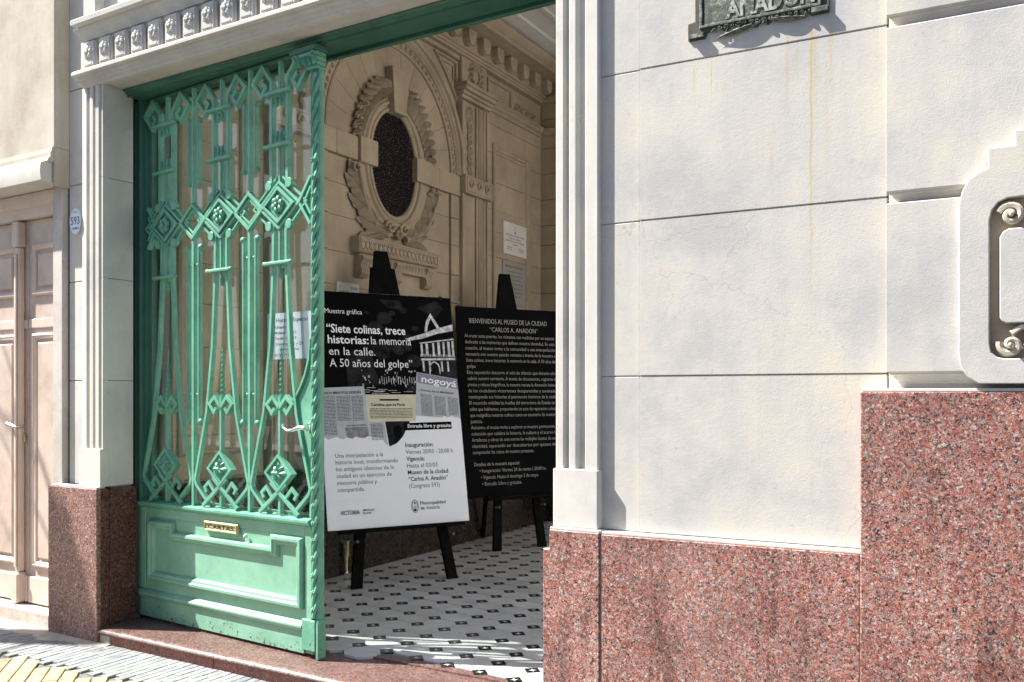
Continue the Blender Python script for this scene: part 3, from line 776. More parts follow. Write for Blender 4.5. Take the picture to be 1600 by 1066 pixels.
# pilasters either side of the arch
def pilaster(u0, u1, flip):
    m0, m1 = (u1, u0) if flip else (u0, u1)
    sg = -1 if flip else 1
    def X(t): return m0 + sg * t
    def bx(a, b, w0, w1, z0, z1, mb=None): return (mb or MB()).box(min(X(a), X(b)), max(X(a), X(b)), w0, w1, z0, z1)
    W_ = u1 - u0
    V('pilaster_shaft', bx(0, W_, -.030, .02, .80, 3.97), bevel=.003)
    mb = MB()
    for a in (.255, .300, .345, .390): bx(a, a + .030, -.052, -.028, .86, 3.955, mb)
    V('pilaster_reed', mb, bevel=.008)
    V('pilaster_edge', bx(0, .035, -.060, -.028, .86, 3.955), bevel=.004)
    V('pilaster_edge', bx(W_ - .02, W_, -.056, -.028, .86, 3.955), bevel=.004)
    mb = MB(); cu_ = X(.145); z_ = 3.90; s_ = 1.
    mb.leaf((cu_, 3.93), -PI / 2 - .35, .14, .035, -.03, .03, 3); mb.leaf((cu_, 3.93), -PI / 2 + .35, .14, .035, -.03, .03, 3)
    while z_ > 3.36:
        mb.flower((cu_, z_ - .03), .048 * s_, -.03, .035 * s_); mb.leaf((cu_, z_ - .04), -PI / 2, .085 * s_, .028 * s_, -.03, .035, 2)
        z_ -= .112 * s_; s_ *= .95
    V('flower_drop', mb)
    bk = V('pilaster_block', bx(-.005, W_ + .02, -.095, .02, 3.125, 3.285), bevel=.004)
    mb = MB()
    for a in (.09, .225, .36): mb.scroll((X(a), 3.205), .045, -.094, .010, 1.2, 0, 1, h=.016)
    a0, a1 = sorted((X(.015), X(W_))); mb.bar([(a0, 3.145), (a1, 3.145), (a1, 3.265), (a0, 3.265)], .010, -.104, -.09, True)
    V('block_ornament', mb, parent=bk)
    mb = MB()
    for (p_, z0, z1) in ((.075, 3.97, 4.0), (.095, 4.0, 4.03), (.125, 4.03, 4.065), (.14, 4.065, 4.10)):
        bx(-.01 - p_ * .3, W_ + p_ * .3, -p_, .02, z0 + .0005, z1, mb)
    V('pilaster_capital', mb, bevel=.003)
    V('frieze_block', bx(0, W_ - .02, -.05, .02, 4.101, 4.352), bevel=.004)
    cx_ = X(W_ / 2 - .01); mb = MB()
    mb.ring((cx_, 4.22), .055, .07, [(0, -.05), (.0, -.072), (.012, -.080), (.024, -.072), (.026, -.05)], 20)
    mb.ell((cx_, -.052, 4.22), (.05, .025, .065), 10, 8)
    for i in range(12):
        t = 2 * PI * i / 12; mb.leaf((cx_ + .072 * math.cos(t), 4.22 + .088 * math.sin(t)), t + .9, .065, .02, -.05, .035, 2)
    V('cartouche', mb)
pilaster(7.04, 7.50, False); pilaster(4.64, 5.10, True)
# running mouldings
def run(name, prof, u0=3.87, u1=8.69, mat='plaster_inner'): return V(name, MB().polyu(prof, u0, u1), mat)
run('string_moulding', [(.01, 4.015), (-.020, 4.015), (-.026, 4.035), (-.050, 4.050), (-.055, 4.075), (-.070, 4.085), (-.070, 4.098), (.01, 4.098)], 7.53, 8.69)
run('string_moulding', [(.01, 4.015), (-.020, 4.015), (-.026, 4.035), (-.050, 4.050), (-.055, 4.075), (-.070, 4.085), (-.070, 4.098), (.01, 4.098)], 3.87, 4.61)
run('cornice_base', [(.01, 4.353), (-.062, 4.353), (-.066, 4.372), (-.080, 4.376), (-.084, 4.392), (-.104, 4.398), (-.110, 4.412), (.01, 4.412)])
run('cornice_bed', [(.01, 4.413), (-.085, 4.413), (-.085, 4.560), (.01, 4.560)])
run('corona', [(.01, 4.561), (-.30, 4.561), (-.30, 4.59), (-.325, 4.60), (-.36, 4.635), (-.365, 4.66), (.01, 4.66)])
pm = None
for i in range(20):
    u_ = 4.00 + i * .254
    if u_ > 8.66: break
    if pm is None:
        mb = MB().poly([(u_ - .060, 4.558), (u_ + .060, 4.558), (u_ + .060, 4.475), (u_ + .038, 4.440), (u_, 4.418), (u_ - .038, 4.440), (u_ - .060, 4.475)], -.165, -.08)
        pm = V('modillion', mb, bevel=.006)
        mb = MB().leaf((u_, 4.54), -PI / 2, .11, .04, -.163, .014, 3); md = V('modillion_leaf', mb, parent=pm)
        mb = MB().flower((u_ + .127, 4.49), .032, -.085, .03); fl_ = V('cornice_flower', mb)
        p0 = u_
    else:
        c1 = clone(pm, vw, u_ - p0); clone(md, c1); clone(fl_, vw, u_ - p0)
# spandrel frames beside the arch
for sg in (1, -1):
    pts = [(.985, 3.62), (.985, 4.30), (.36, 4.30)]
    arcp = [(1.13 * math.cos(R(a)), 3.275 + 1.13 * math.sin(R(a))) for a in (66, 58, 50, 42, 34, 26)]
    arcp = [p for p in arcp if p[0] < .985 and p[1] < 4.30]
    path = [(CY + sg * a, b) for a, b in [(.945, 3.95), (.945, 4.27), (.62, 4.27)] + [p for p in arcp if .6 < p[0] < .945]]
    V('spandrel_frame', MB().bar([(CY + sg * a, b) for a, b in [(.94, 3.965), (.94, 4.285), (.60, 4.285), (.72, 4.195), (.83, 4.09)]], .022, -.016, .014, True))
    V('spandrel_frame', MB().bar([(CY + sg * a, b) for a, b in [(.895, 4.075), (.895, 4.245), (.715, 4.245), (.79, 4.18)]], .014, -.006, .014, True))
    V('spandrel_strip', MB().box(*sorted((CY + sg * .965, CY + sg * 1.02)), -.03, .02, 3.30, 4.35), bevel=.004)
    V('spandrel_strip', MB().box(*sorted((CY + sg * .30, CY + sg * .962)), -.03, .02, 4.312, 4.35), bevel=.004)
# frieze panels and acanthus over the plain wall, and the tall picture frame
for a, b, la, s_ in ((7.58, 8.02, 8.10, 1), (3.98, 4.45, 3.9, -1)):
    V('frieze_panel', MB().bar([(a, 4.14), (b, 4.14), (b, 4.31), (a, 4.31)], .02, -.016, .01, True))
    mb = MB(); u_ = la
    for k_ in range(4):
        mb.leaf((u_, 4.16 + .0 * k_), s_ * .8 + (0 if s_ > 0 else PI), .17 - .025 * k_, .034, .004, .035, 4, bend=-s_ * .9); mb.scroll((u_ + s_ * .06, 4.19), .035, .004, .010, 1.2, 0, s_, h=.025)
        u_ += s_ * .115
    V('acanthus_carving', mb)
V('panel_frame', MB().sweep([(7.66, .95), (8.40, .95), (8.40, 3.72), (7.66, 3.72)], [(0, .004), (0, -.018), (.012, -.030), (.026, -.030), (.034, -.018), (.048, -.016), (.056, -.006), (.056, .004)], True))
V('panel_frame', MB().sweep([(3.90, .95), (4.46, .95), (4.46, 3.72), (3.90, 3.72)], [(0, .004), (0, -.018), (.012, -.030), (.026, -.030), (.034, -.018), (.048, -.016), (.056, -.006), (.056, .004)], True))
for a, b in ((3.90, 4.9), (4.903, 6.1), (6.103, 7.3), (7.303, 8.69)):
    V('skirting_slab', MB().box(a, b, -.07, .03, -.02, .785), 'granite_skirting', .004)
# --- the other three sides of the vestibule
ew = T('vestibule_end_wall', 'tan stone end wall deep inside the vestibule beside the tall panel', 'wall', WF, (-3.0, 8.69, 0))
for a, b in ((-4.43, -4.0), (-2.2, -1.6)):
    part('wall_body', MB().box(a - .3, b, 8.71, 8.95, -.1, 4.9), 'mortar', ew)
    for z0, z1 in zip(rowz + [3.36, 3.63, 3.90, 4.2], rowz[1:] + [3.36, 3.63, 3.90, 4.2, 4.7]):
        part('stone_block', MB().box(a, b, 8.69, 8.72, z0 + .002, z1 - .002), 'plaster_inner', ew, .003)
    part('skirting_slab', MB().box(a, b, 8.66, 8.72, -.02, .785), 'granite_skirting', ew, .004)
part('wall_over_opening', MB().box(-4.02, -2.18, 8.70, 8.95, 3.4, 4.9), 'plaster_inner', ew)
for p_, z0, z1 in ((.067, 4.027, 4.095), (.102, 4.357, 4.409), (.297, 4.564, 4.657)):
    part('string_moulding', MB().box(-4.43, -1.6, 8.69 - p_, 8.7, z0, z1), 'plaster_inner', ew, .006)
for a, b in ((3.95, 4.5), (8.3, 8.9)):
    pass
rw = T('vestibule_right_wall', 'tan stone wall with an added daylight opening on the right of the vestibule hidden behind the door pier', 'wall', WF, (-1.72, 6, 0))
for a, b in ((3.95, 4.25), (8.45, 8.70)):
    part('wall_body', MB().box(-1.70, -1.5, a, b, -.1, 4.9), 'plaster_inner', rw)
    for z0, z1 in zip(rowz, rowz[1:]): part('stone_block', MB().box(-1.72, -1.69, a + .002, b - .002, z0 + .002, z1 - .002), 'plaster_inner', rw, .003)
    part('skirting_slab', MB().box(-1.75, -1.69, a, b, -.02, .785), 'granite_skirting', rw, .004)
part('wall_over_opening', MB().box(-1.71, -1.5, 4.25, 8.45, 4.35, 4.9), 'plaster_inner', rw)  # spans the wide opening added to light the vestibule
flat('added_patio_floor', MB().box(-1.49, 2.4, 4.0, 12.2, -.2, -.006), 'tile_white', WF)  # open patio added out of view to send daylight into the vestibule
pw = T('added_patio_wall', 'white rendered walls of the unseen patio added to bounce daylight indoors', 'wall', WF, (1, 8, 0))
part('wall_body', MB().box(2.2, 2.4, 4.0, 12.2, -.2, 5.2), 'plaster_white', pw); part('wall_body', MB().box(-1.49, 2.2, 12.0, 12.2, -.2, 5.2), 'plaster_white', pw)
cl_ = flat('vestibule_ceiling', MB().box(-4.6, -1.5, 3.95, 12, 4.72, 4.9), 'plaster_ceiling', WF)
part('ceiling_border', MB().box(-4.45, -4.0 + .08, 3.97, 8.6, 4.69, 4.722), 'plaster_ceiling', cl_, .008, base=(0, 0, 0))
part('ceiling_border', MB().box(-3.72, -3.66, 3.97, 8.6, 4.700, 4.722), 'plaster_ceiling', cl_, .008, base=(0, 0, 0))
flat('vestibule_roof_infill', MB().box(-4.9, -1.5, 3.87, 3.96, 4.6, 4.9), 'plaster_ceiling', WF)
# unseen museum hall added beyond the end opening to let daylight in
flat('added_hall_floor', MB().box(-5.5, -.5, 9.0, 12, -.2, -.004), 'tile_white', WF)
hw = T('added_hall_wall', 'pale wall of the unseen hall added behind the vestibule opening for daylight', 'wall', WF, (-3, 12, 0))
part('wall_body', MB().box(-5.5, -.5, 12, 12.2, -.2, 4.9), 'plaster_inner', hw)
part('wall_body', MB().box(-5.7, -5.5, 8.7, 12.2, -.2, 4.9), 'plaster_inner', hw); part('wall_body', MB().box(-.5, -.3, 8.7, 12.2, -.2, 4.9), 'plaster_inner', hw)

# ============================================================ DOOR FRAME AND IRON LEAF
df = T('door_frame', 'green iron lintel beam, colour darkened for shade, fixed under the soffit of the doorway', 'door frame', LF, (0, .2, 3.05))
part('beam', MB().polyu([(.140, 3.108), (.132, 3.104), (.142, 3.097), (.150, 3.094), (.156, 3.084), (.164, 3.081), (.164, 3.073), (.30, 3.073), (.30, 3.108)], -1.459, 1.523), 'green_frame_shade', df)
part('stop_bar', MB().box(-1.459, 1.523, .31, .335, 3.055, 3.108), 'green_frame_shade', df, .003)
part('transom_rod', MB().tube([(-1.4, .36, 3.135), (1.5, .36, 3.13)], .006, 6), 'sign_white', df)

ld = T('iron_door', 'green wrought iron door leaf with lozenge grille over a panelled iron base', 'door', KF, (0, 0, 0))
G = 'green_paint'
def D(name, mb, mat=G, bevel=0., parent=None, **k): return part(name, mb, mat, parent or ld, bevel, **k)
HT = 3.070
# hinge stile: stepped mouldings
D('hinge_stile', MB().polyz([(-.005, .05), (-.005, -.012), (.012, -.02), (.030, -.02), (.036, -.006), (.052, -.006), (.058, -.022), (.082, -.022), (.088, -.004), (.112, -.004), (.118, .012), (.150, .012), (.150, .05)], .665, HT), 'green_frame_shade')
D('top_rail', MB().box(.150, 1.56, -.004, .05, 3.048, HT), 'green_frame_shade', .004)
D('pane', MB().box(.148, 1.553, .0325, .0355, .70, 3.05), 'glass_clear')
D('glazing_bead', MB().box(.150, 1.556, .036, .056, .690, .712), G, .002)
# lock stile / twisted post
D('post', MB().polyz([(1.556, .05), (1.556, -.010), (1.566, -.018), (1.574, -.006), (1.606, -.006), (1.611, .0), (1.611, .03), (1.556, .03)], .19, 2.968), G, .001)
mb = MB()
for st in range(3):
    pts = [(1.590 + .0135 * math.cos(t), -.006 + .012 * math.sin(t), .20 + 2.73 * k_ / 300) for k_ in range(301) for t in (k_ / 300 * 2.73 / .26 * 2 * PI + st * 2 * PI / 3,)]
    mb.tube(pts, .0115, 6)
z_ = .24
while z_ < 2.90:
    mb.flower((1.588, z_), .015, -.018, .016, 5); z_ += .0867
D('twisted_moulding', mb)
D('post_foot', MB().box(1.50, 1.598, -.022, .03, .030, .185), G, .003)
D('post_foot', MB().box(1.5985, 1.618, -.018, .035, -.008, .19), G, .003)
# capital
cp = D('capital', MB().box(1.44, 1.630, -.052, .04, 3.036, 3.064), 'green_frame_shade', .004)
mb = MB()
for (a, b, w_, z0, z1) in ((1.455, 1.624, -.042, 3.014, 3.0355), (1.49, 1.622, -.034, 2.990, 3.0135), (1.52, 1.619, -.028, 2.966, 2.9895), (1.545, 1.618, -.030, 2.950, 2.9655)):
    mb.box(a, b, w_, .035, z0, z1)
D('capital_core', mb, 'green_paint', .004, parent=cp)
mb = MB()
for u_ in (1.50, 1.54, 1.575, 1.605): mb.leaf((u_, 2.962), PI / 2 + (1.57 - u_) * 1.2, .065, .016, -.028, .022, 2); 
for u_ in (1.475, 1.605): mb.scroll((u_, 3.012), .020, -.040, .006, 1.2, 0, 1, h=.012)
D('capital_leaf', mb, 'green_paint', parent=cp)
# ---- grille
M0 = [.333, .835, 1.320]; IM = [.585, 1.077]
W0, W1 = -.014, .010
BW = .018
def gb(name, path, wd=BW, w0=W0, w1=W1, closed=False): return D(name, MB().bar(path, wd, w0, w1, closed, ch=.09))
def balls(mb, pts, r=.015, w=0.):
    for a, b in pts: mb.ell((a, w, b), (r, r, r), 8, 6)
def ibar(u, z0, z1): gb('grille_bar', [(u, z0), (u, z1)], .026)
for c in M0:
    for sg in (-1, 1):
        X = lambda d, c=c, sg=sg: c + sg * d
        # flank bar with lozenge scroll at the head
        gb('scroll_bar', [(X(.062), 2.385), (X(.062), 2.955), (X(.135), 3.040), (X(.212), 2.968), (X(.142), 2.885), (X(.104), 2.930), (X(.137), 2.962)], .023, W0 - .004)
        # bar from the rosette lozenge down, flaring, then turned in at the foot
        gb('flared_bar', [(X(.0), 2.255), (X(.048), 2.205), (X(.050), 2.0), (X(.077), 1.58), (X(.128), 1.22), (X(.232), .845), (X(.222), .815), (X(.105), .708)], .020, W0)
        gb('cross_strap', [(X(.150), .702), (X(-.060), .862)], .022, W0 - .010, W0 + .004)
        gb('hook_strap', [(X(.045), .775), (X(.100), .835), (X(.135), .805), (X(.118), .780)], .019, W0 - .006, W0 + .006)
        gb('small_scroll', [(X(.0), 1.250), (X(.052), 1.306), (X(.098), 1.268), (X(.058), 1.222), (X(.038), 1.246)], .021, W0 - .004)
        mb = MB().disc((X(.078), 2.408), .026, .026, W0 - .008, .004, 14).disc((X(.078), 2.196), .026, .026, W0 - .008, .004, 14)
        D('disc', mb, bevel=.003)
    # centre rods and finials
    mb = MB().bar([(c, 3.05), (c, 2.86)], .024, W0, W1); mb.ell((c, 0, 2.845), (.013, .013, .025)); D('grille_bar', mb)
    mb = MB().bar([(c, 2.39), (c, 2.64)], .022, W0, W1); mb.ell((c, 0, 2.665), (.013, .013, .026)); D('grille_bar', mb)
    for sg in (-1, 1):
        mb = MB(); mb.ell((c + sg * .03, 0, 2.665), (.011, .012, .03)); mb.ell((c + sg * .03, 0, 2.845), (.011, .012, .028)); D('finial', mb)
    mb = MB().bar([(c, 2.215), (c, 1.975)], .022, W0, W1); mb.ell((c, 0, 1.945), (.013, .013, .03)); D('grille_bar', mb)
    for z_ in (2.885, 2.610, 2.000):
        mb = MB().bar([(c - .098, z_), (c + .098, z_)], .019, -.036, -.010); balls(mb, [(c - .102, z_), (c + .102, z_)], .0135, -.024)
        D('clamp', mb)
    # rosette lozenge on the belt
    lz = gb('rosette_lozenge', [(c, 2.212), (c + .112, 2.300), (c, 2.388), (c - .112, 2.300)], .016, W0 - .014, closed=True)
    D('lozenge_plate', MB().poly([(c, 2.228), (c + .092, 2.300), (c, 2.372), (c - .092, 2.300)], W0 - .001, .010), parent=lz)
    D('rosette', MB().flower((c, 2.300), .052, W0, .028, 6), parent=lz)
    for sg in (-1, 1):
        gb('belt_strap', [(c, 2.18), (c + sg * .152, 2.300), (c, 2.420)], .014, W0 - .006, .012)
        gb('belt_strap', [(c + sg * .025, 2.445), (c + sg * .205, 2.300), (c + sg * .055, 2.170)], .011, W0, .010)
    # lower rosette lozenge
    lz = gb('rosette_lozenge', [(c, .822), (c + .098, .912), (c, 1.002), (c - .098, .912)], .016, W0 - .012, closed=True)
    D('lozenge_plate', MB().poly([(c, .835), (c + .086, .912), (c, .988), (c - .086, .912)], W0 - .002, .008), parent=lz)
    mb = MB()
    for q in range(8): mb.leaf((c, .912), q * PI / 4, .058 if q % 2 == 0 else .048, .014, W0 - .002, .016, 1, na=5)
    mb.ell((c, W0 - .012, .912), (.013, .010, .013)); D('rosette', mb, parent=lz)
    gb('stem', [(c, .995), (c, 1.315)], .018, W0, .010); gb('stem', [(c, .70), (c, .83)], .020, W0, .010)
    # twisted spear
    vs = []; fs = []; n_ = 34; k_ = 4
    for i in range(n_ + 1):
        t = i / n_; r_ = .0145 * (1 - t) ** .6 + .0015; a0 = t * 5 * PI
        for q in range(k_): vs.append((c + r_ * math.cos(a0 + q * PI / 2), r_ * math.sin(a0 + q * PI / 2), 1.305 + .275 * t))
    for i in range(n_):
        for q in range(k_): fs.append((i * k_ + q, i * k_ + (q + 1) % k_, (i + 1) * k_ + (q + 1) % k_, (i + 1) * k_ + q))
    D('spear', MB().add(vs, fs), smooth=False)
for u_ in IM:
    gb('grille_bar', [(u_, 3.05), (u_, 2.40)], .018); gb('grille_bar', [(u_, 2.20), (u_, .69)], .022)
    gb('open_lozenge', [(u_, 2.203), (u_ + .112, 2.296), (u_, 2.390), (u_ - .112, 2.296)], .019, W0 - .008, closed=True)
    gb('open_lozenge', [(u_, 2.232), (u_ + .078, 2.296), (u_, 2.360), (u_ - .078, 2.296)], .010, W0, closed=True)
    for sg in (-1, 1):
        mb = MB().bar([(u_ + sg * .046, 2.520), (u_ + sg * .046, 2.86)], .013, W0, .010); balls(mb, [(u_ + sg * .052, 2.515), (u_ + sg * .05, 2.865)], .017); D('short_bar', mb)
        mb = MB().bar([(u_ + sg * .050, 1.175), (u_ + sg * .050, 2.145)], .017, W0, .010); balls(mb, [(u_ + sg * .060, 1.168), (u_ + sg * .060, 2.148)], .020); D('short_bar', mb)
    mb = MB(); balls(mb, [(u_ - .027, 2.05), (u_ + .027, 2.05), (u_ - .027, 1.32), (u_ + .027, 1.32)], .010); D('tie_stud', mb)
for u_, sg in ((.150, 1), (1.556, -1)):
    gb('edge_strap', [(u_, 2.42), (u_ + sg * .085, 2.300), (u_, 2.18)], .018, W0 - .004)
    gb('edge_strap', [(u_, 2.37), (u_ + sg * .045, 2.300), (u_, 2.23)], .014, W0)
# lock plate with its swept edge, lever handle, key plate
lp = [(1.556, 1.60), (1.552, 1.555), (1.543, 1.49), (1.522, 1.42), (1.490, 1.355), (1.452, 1.305), (1.412, 1.270), (1.428, 1.20), (1.452, 1.10), (1.490, .97), (1.532, .850), (1.556, .850)]
D('lock_plate', MB().poly(lp, .000, .020), bevel=.002)
gb('plate_edge', [(1.548, 1.60), (1.538, 1.50), (1.510, 1.42), (1.474, 1.355), (1.432, 1.30), (1.400, 1.275)], .013, -.012, .012)
gb('foot_post', [(1.545, .70), (1.545, .85)], .014, -.004, .012)
hd_ = D('handle', MB().tube([(1.545, -.020, 1.150), (1.545, -.048, 1.152), (1.515, -.056, 1.152), (1.475, -.056, 1.140), (1.435, -.056, 1.135), (1.405, -.056, 1.150), (1.395, -.052, 1.165)], [.010, .010, .010, .009, .008, .009, .011], 8), 'chrome')
D('handle_rose', MB().ell((1.545, -.012, 1.150), (.016, .016, .030)), 'chrome', parent=hd_)
# ---- panelled base
B = 'green_panel'
D('base_plate', MB().box(.0, 1.556, .004, .045, .005, .668), B, .002)
D('middle_rail', MB().polyu([(.05, .655), (-.012, .655), (-.020, .662), (-.032, .672), (-.032, .684), (-.018, .690), (.05, .698)], -.003, 1.557), G)
D('base_frame', MB().box(.0, .115, -.006, .0038, .17, .653), B, .002); D('base_frame', MB().box(1.508, 1.556, -.006, .0038, .17, .653), B, .002)
D('base_frame', MB().box(.117, 1.506, -.004, .0038, .600, .653), B, .002)
pth = [(.165, .240), (1.482, .240), (1.482, .578), (1.262, .578), (1.262, .514), (.392, .514), (.392, .570), (.165, .570)]
D('panel_moulding', MB().sweep(pth, [(-.012, .005), (-.012, -.010), (-.004, -.024), (.010, -.026), (.018, -.018), (.030, -.016), (.040, -.004), (.042, .005)], True), B)
D('kick_moulding', MB().polyu([(.01, .118), (-.012, .118), (-.016, .128), (-.026, .138), (-.026, .148), (-.012, .160), (.01, .172)], -.001, 1.50), B)
D('kick_plate', MB().box(-.001, 1.50, -.006, .0035, .004, .116), B, .002)
mb = MB()
for u_ in (.11, .42, .75, 1.08, 1.40): mb.ell((u_, -.006, .028), (.006, .004, .006), 6, 4)
D('rivet', mb)
ls = D('letter_slot', MB().box(.690, .985, -.014, .003, .562, .618), 'brass', .004)
mb = MB().bar([(.700, .570), (.975, .570), (.975, .610), (.700, .610)], .010, -.020, -.012, True)
D('slot_frame', mb, 'brass', parent=ls)
D('lettering', MB().text('CARTAS', .725, .578, .225, .032, -.0148, .01), 'ink_black', smooth=False, parent=ls)
D('bell_knob', MB().ell((1.05, -.014, .560), (.011, .014, .012)), 'sign_white')
# hours notice taped behind the glass
pn = T('paper_notice', 'white sheet with opening hours taped behind the door glass', 'notice', KF, (1.345, .038, 1.63))
part('sheet', MB().box(1.165, 1.532, .0372, .0378, 1.505, 1.748), 'paper_white', pn)
mb = MB()
for s_, u_, z_, w_, h_, bo in (('Horario Especial', 1.235, 1.700, .245, .030, .012), ('Sábado 21', 1.225, 1.667, .13, .021, .006), ('Mañana: 9 a 12', 1.225, 1.637, .17, .021, .006), ('Tarde: 14 a 19', 1.225, 1.608, .17, .021, .006),
                         ('Domingo 22 y 23:', 1.235, 1.578, .215, .021, .006), ('Cerrado martes', 1.265, 1.550, .15, .021, .006), ('de 9 a 19 hs', 1.225, 1.522, .13, .019, .006)):
    mb.text(s_, u_, z_, w_, h_, .0367, bo)
part('lettering', mb, 'ink_black', pn, smooth=False)
# floor bolt of the opened right leaf, standing out by the wall
fb = T('floor_bolt', 'small pale green iron door stay by the dark skirting', 'door stay', WF, (-4.33, 5.36, 0))
mb = MB().tube([(-4.33, 5.36, .03), (-4.33, 5.36, .17), (-4.335, 5.36, .24)], [.012, .017, .015], 8); mb.box(-4.345, -4.315, 5.35, 5.375, .14, .25)
part('stay_arm', mb, 'brass', fb)
part('stay_plate', MB().tube([(-4.335, 5.36, .235), (-4.41, 5.33, .27)], [.014, .018], 6), G, fb)
part('stay_foot', MB().ell((-4.33, 5.36, .02), (.018, .018, .02)), 'chrome', fb)

# ============================================================ EASELS AND BOARDS
def board(F0, deg, lean, s0, s1, t0, t1):
    """frame of a leaning board: returns a function (s,t,p) -> world, p = proud of the face"""
    a = R(deg); th = R(lean); h = Vector((math.cos(a), math.sin(a), 0)); n = Vector((math.sin(a), -math.cos(a), 0))
    up = Vector((0, 0, 1)) * math.cos(th) - n * math.sin(th); nn = n * math.cos(th) + Vector((0, 0, 1)) * math.sin(th)
    o = Vector((F0[0], F0[1], 0))
    return lambda s, p, t: tuple(o + h * s + up * t - nn * p)
def remap(mb, fn):
    out = MB(); out.f = mb.f; out.m = mb.m; out.v = [fn(*v) for v in mb.v]; return out
def easel(F0, deg, lean, sc0, label, top, feet):
    x, y = F0; fn = board(F0, deg, lean, 0, 0, 0, 0)
    e = T('easel', label, 'easel', WF, (x, y, 0), group='black wooden easels in the vestibule')
    def E(name, mb): return part(name, remap(mb, fn), 'easel_black', e, .003)
    s_a, s_b = feet
    mid = (s_a + s_b) / 2
    for k_, s_ in enumerate(feet):
        q = mid + (s_ - mid) * .18
        E('leg', MB().poly([(s_ - .040, .004), (s_ + .040, .004), (q + .028, 2.30), (q - .028, 2.30)], .022, .050))
    # tapered mast
    E('mast', MB().poly([(mid - .125, 1.95), (mid + .125, 1.95), (mid + .045, top), (mid - .055, top)], .020, .052))
    E('tray', MB().box(s_a - .10, s_b + .10, -.045, .055, sc0 - .03, sc0 - .005))
    E('cross_bar', MB().box(s_a, s_b, .03, .05, 1.1, 1.16))
    # rear leg
    b0 = fn(mid, .06, 2.25); a = R(deg); n = Vector((math.sin(a), -math.cos(a), 0)); ft = Vector(b0) - n * .40; ft.z = .02
    mb = MB().tube([b0, tuple(ft)], .022, 4); part('rear_leg', mb, 'easel_black', e)
    pg = MB()
    for s_ in feet: pg.tube([(s_, .02, sc0 - .09), (s_, -.05, sc0 - .09)], .010, 6)
    part('peg', remap(pg, fn), 'shutter', e)
    return fn
E1 = (-3.93, 4.996); fn1 = easel(E1, 59, 10.8, .41, 'black easel holding the black and white poster nearer the door', 2.43, (0., .725))
E2 = (-3.845, 6.804); fn2 = easel(E2, 59, 6.3, .46, 'black easel holding the all black text board further back', 2.40, (-.02, .43))

def poster(fn, F0, label, s0, s1, t0, t1, mat):
    p = T('poster_board', label, 'poster', WF, (F0[0], F0[1], t0))
    q = part('board', remap(MB().box(s0, s1, 0.0, .010, t0, t1), fn), mat, p, .001)
    return p
def PP(p, fn, name, mb, mat, **k): return part(name, remap(mb, fn), mat, p, smooth=False, **k)
p1 = poster(fn1, E1, 'exhibition poster with black photo half over white text half', -.188, .884, .408, 2.092, 'poster_white')
PP(p1, fn1, 'photo_print', MB().poly([(-.187, 1.19), (.8835, 1.19), (.8835, 2.091), (-.187, 2.091)], -.0006, 0), 'poster_black')
# sky patches, street and the lit palace in the night photograph
def P1(name, pts, mat, d): return PP(p1, fn1, name, MB().poly(pts, -d, -d + .0004), mat)
mb = MB()
for pts in ([(.30, 2.05), (.46, 2.05), (.50, 1.98), (.36, 1.99)], [(.60, 2.00), (.76, 2.06), (.82, 2.00), (.74, 1.93), (.66, 1.97)]):
    mb.poly(pts, -.0011, -.0007)
PP(p1, fn1, 'cloud_print', mb, 'print_dark')
mb = MB()
def q4(a, b, c, d): mb.poly([(a, b), (c, b), (c, d), (a, d)], -.0012, -.0008)
for pts in ([(.50, 1.765), (.62, 1.80), (.74, 1.845), (.8830, 1.885), (.8830, 1.835), (.74, 1.805), (.62, 1.765), (.50, 1.745)], [(.645, 1.82), (.665, 1.90), (.705, 1.965), (.745, 1.90), (.775, 1.85), (.748, 1.85), (.705, 1.925), (.675, 1.86), (.668, 1.82)],
            [(.60, 1.615), (.8830, 1.625), (.8830, 1.61), (.60, 1.60)], [(.60, 1.735), (.8830, 1.775), (.8830, 1.765), (.60, 1.727)]):
    mb.poly(pts, -.0012, -.0008)
for k_, x0 in enumerate((.605, .645, .70, .742, .785, .825, .862)): q4(x0, 1.635, x0 + .016 + .004 * (k_ % 2), 1.725 + k_ * .005)
for k_ in range(22): q4(.60 + k_ * .013, 1.628, .604 + k_ * .013, 1.650)
for x0 in (.610, .66, .76, .81): q4(x0, 1.52, x0 + .014, 1.598)
mb.ring((.705, 1.535), .036, .05, [(0, -.0012), (.010, -.0012)], 14, 0, PI); q4(.660, 1.50, .668, 1.535); q4(.742, 1.50, .750, 1.535)
for k_ in range(18): q4(.26 + k_ * .018, 1.425 + .01 * math.sin(k_ * 2.), .264 + k_ * .018, 1.46 + .02 * abs(math.sin(k_ * 1.3)))
for k_ in range(40):
    a = random.uniform(.12, .60); b = random.uniform(1.39, 1.52); s_ = random.uniform(.003, .011); mb.poly([(a, b), (a + s_, b), (a + s_, b + s_ * 1.6), (a, b + s_ * 1.4)], -.0012, -.0008)
for k_ in range(14):
    a = random.uniform(.0, .45); b = random.uniform(1.35, 1.40); q4(a, b, a + .07, b + .003)
PP(p1, fn1, 'building_print', mb, 'print_light')
mb = MB()
for pts in ([(.60, 1.74), (.80, 1.765), (.8830, 1.80), (.8830, 1.40), (.60, 1.38)], [(.02, 1.62), (.20, 1.66), (.26, 1.42), (.02, 1.40)]):
    mb.poly(pts, -.0010, -.0007)
for k_ in range(20):
    a = random.uniform(-.1, .6); b = random.uniform(1.40, 2.0); r_ = random.uniform(.02, .07)
    mb.disc((a, b), r_, r_ * .8, -.0009, -.0007, 9)
PP(p1, fn1, 'tree_print', mb, 'print_dark')
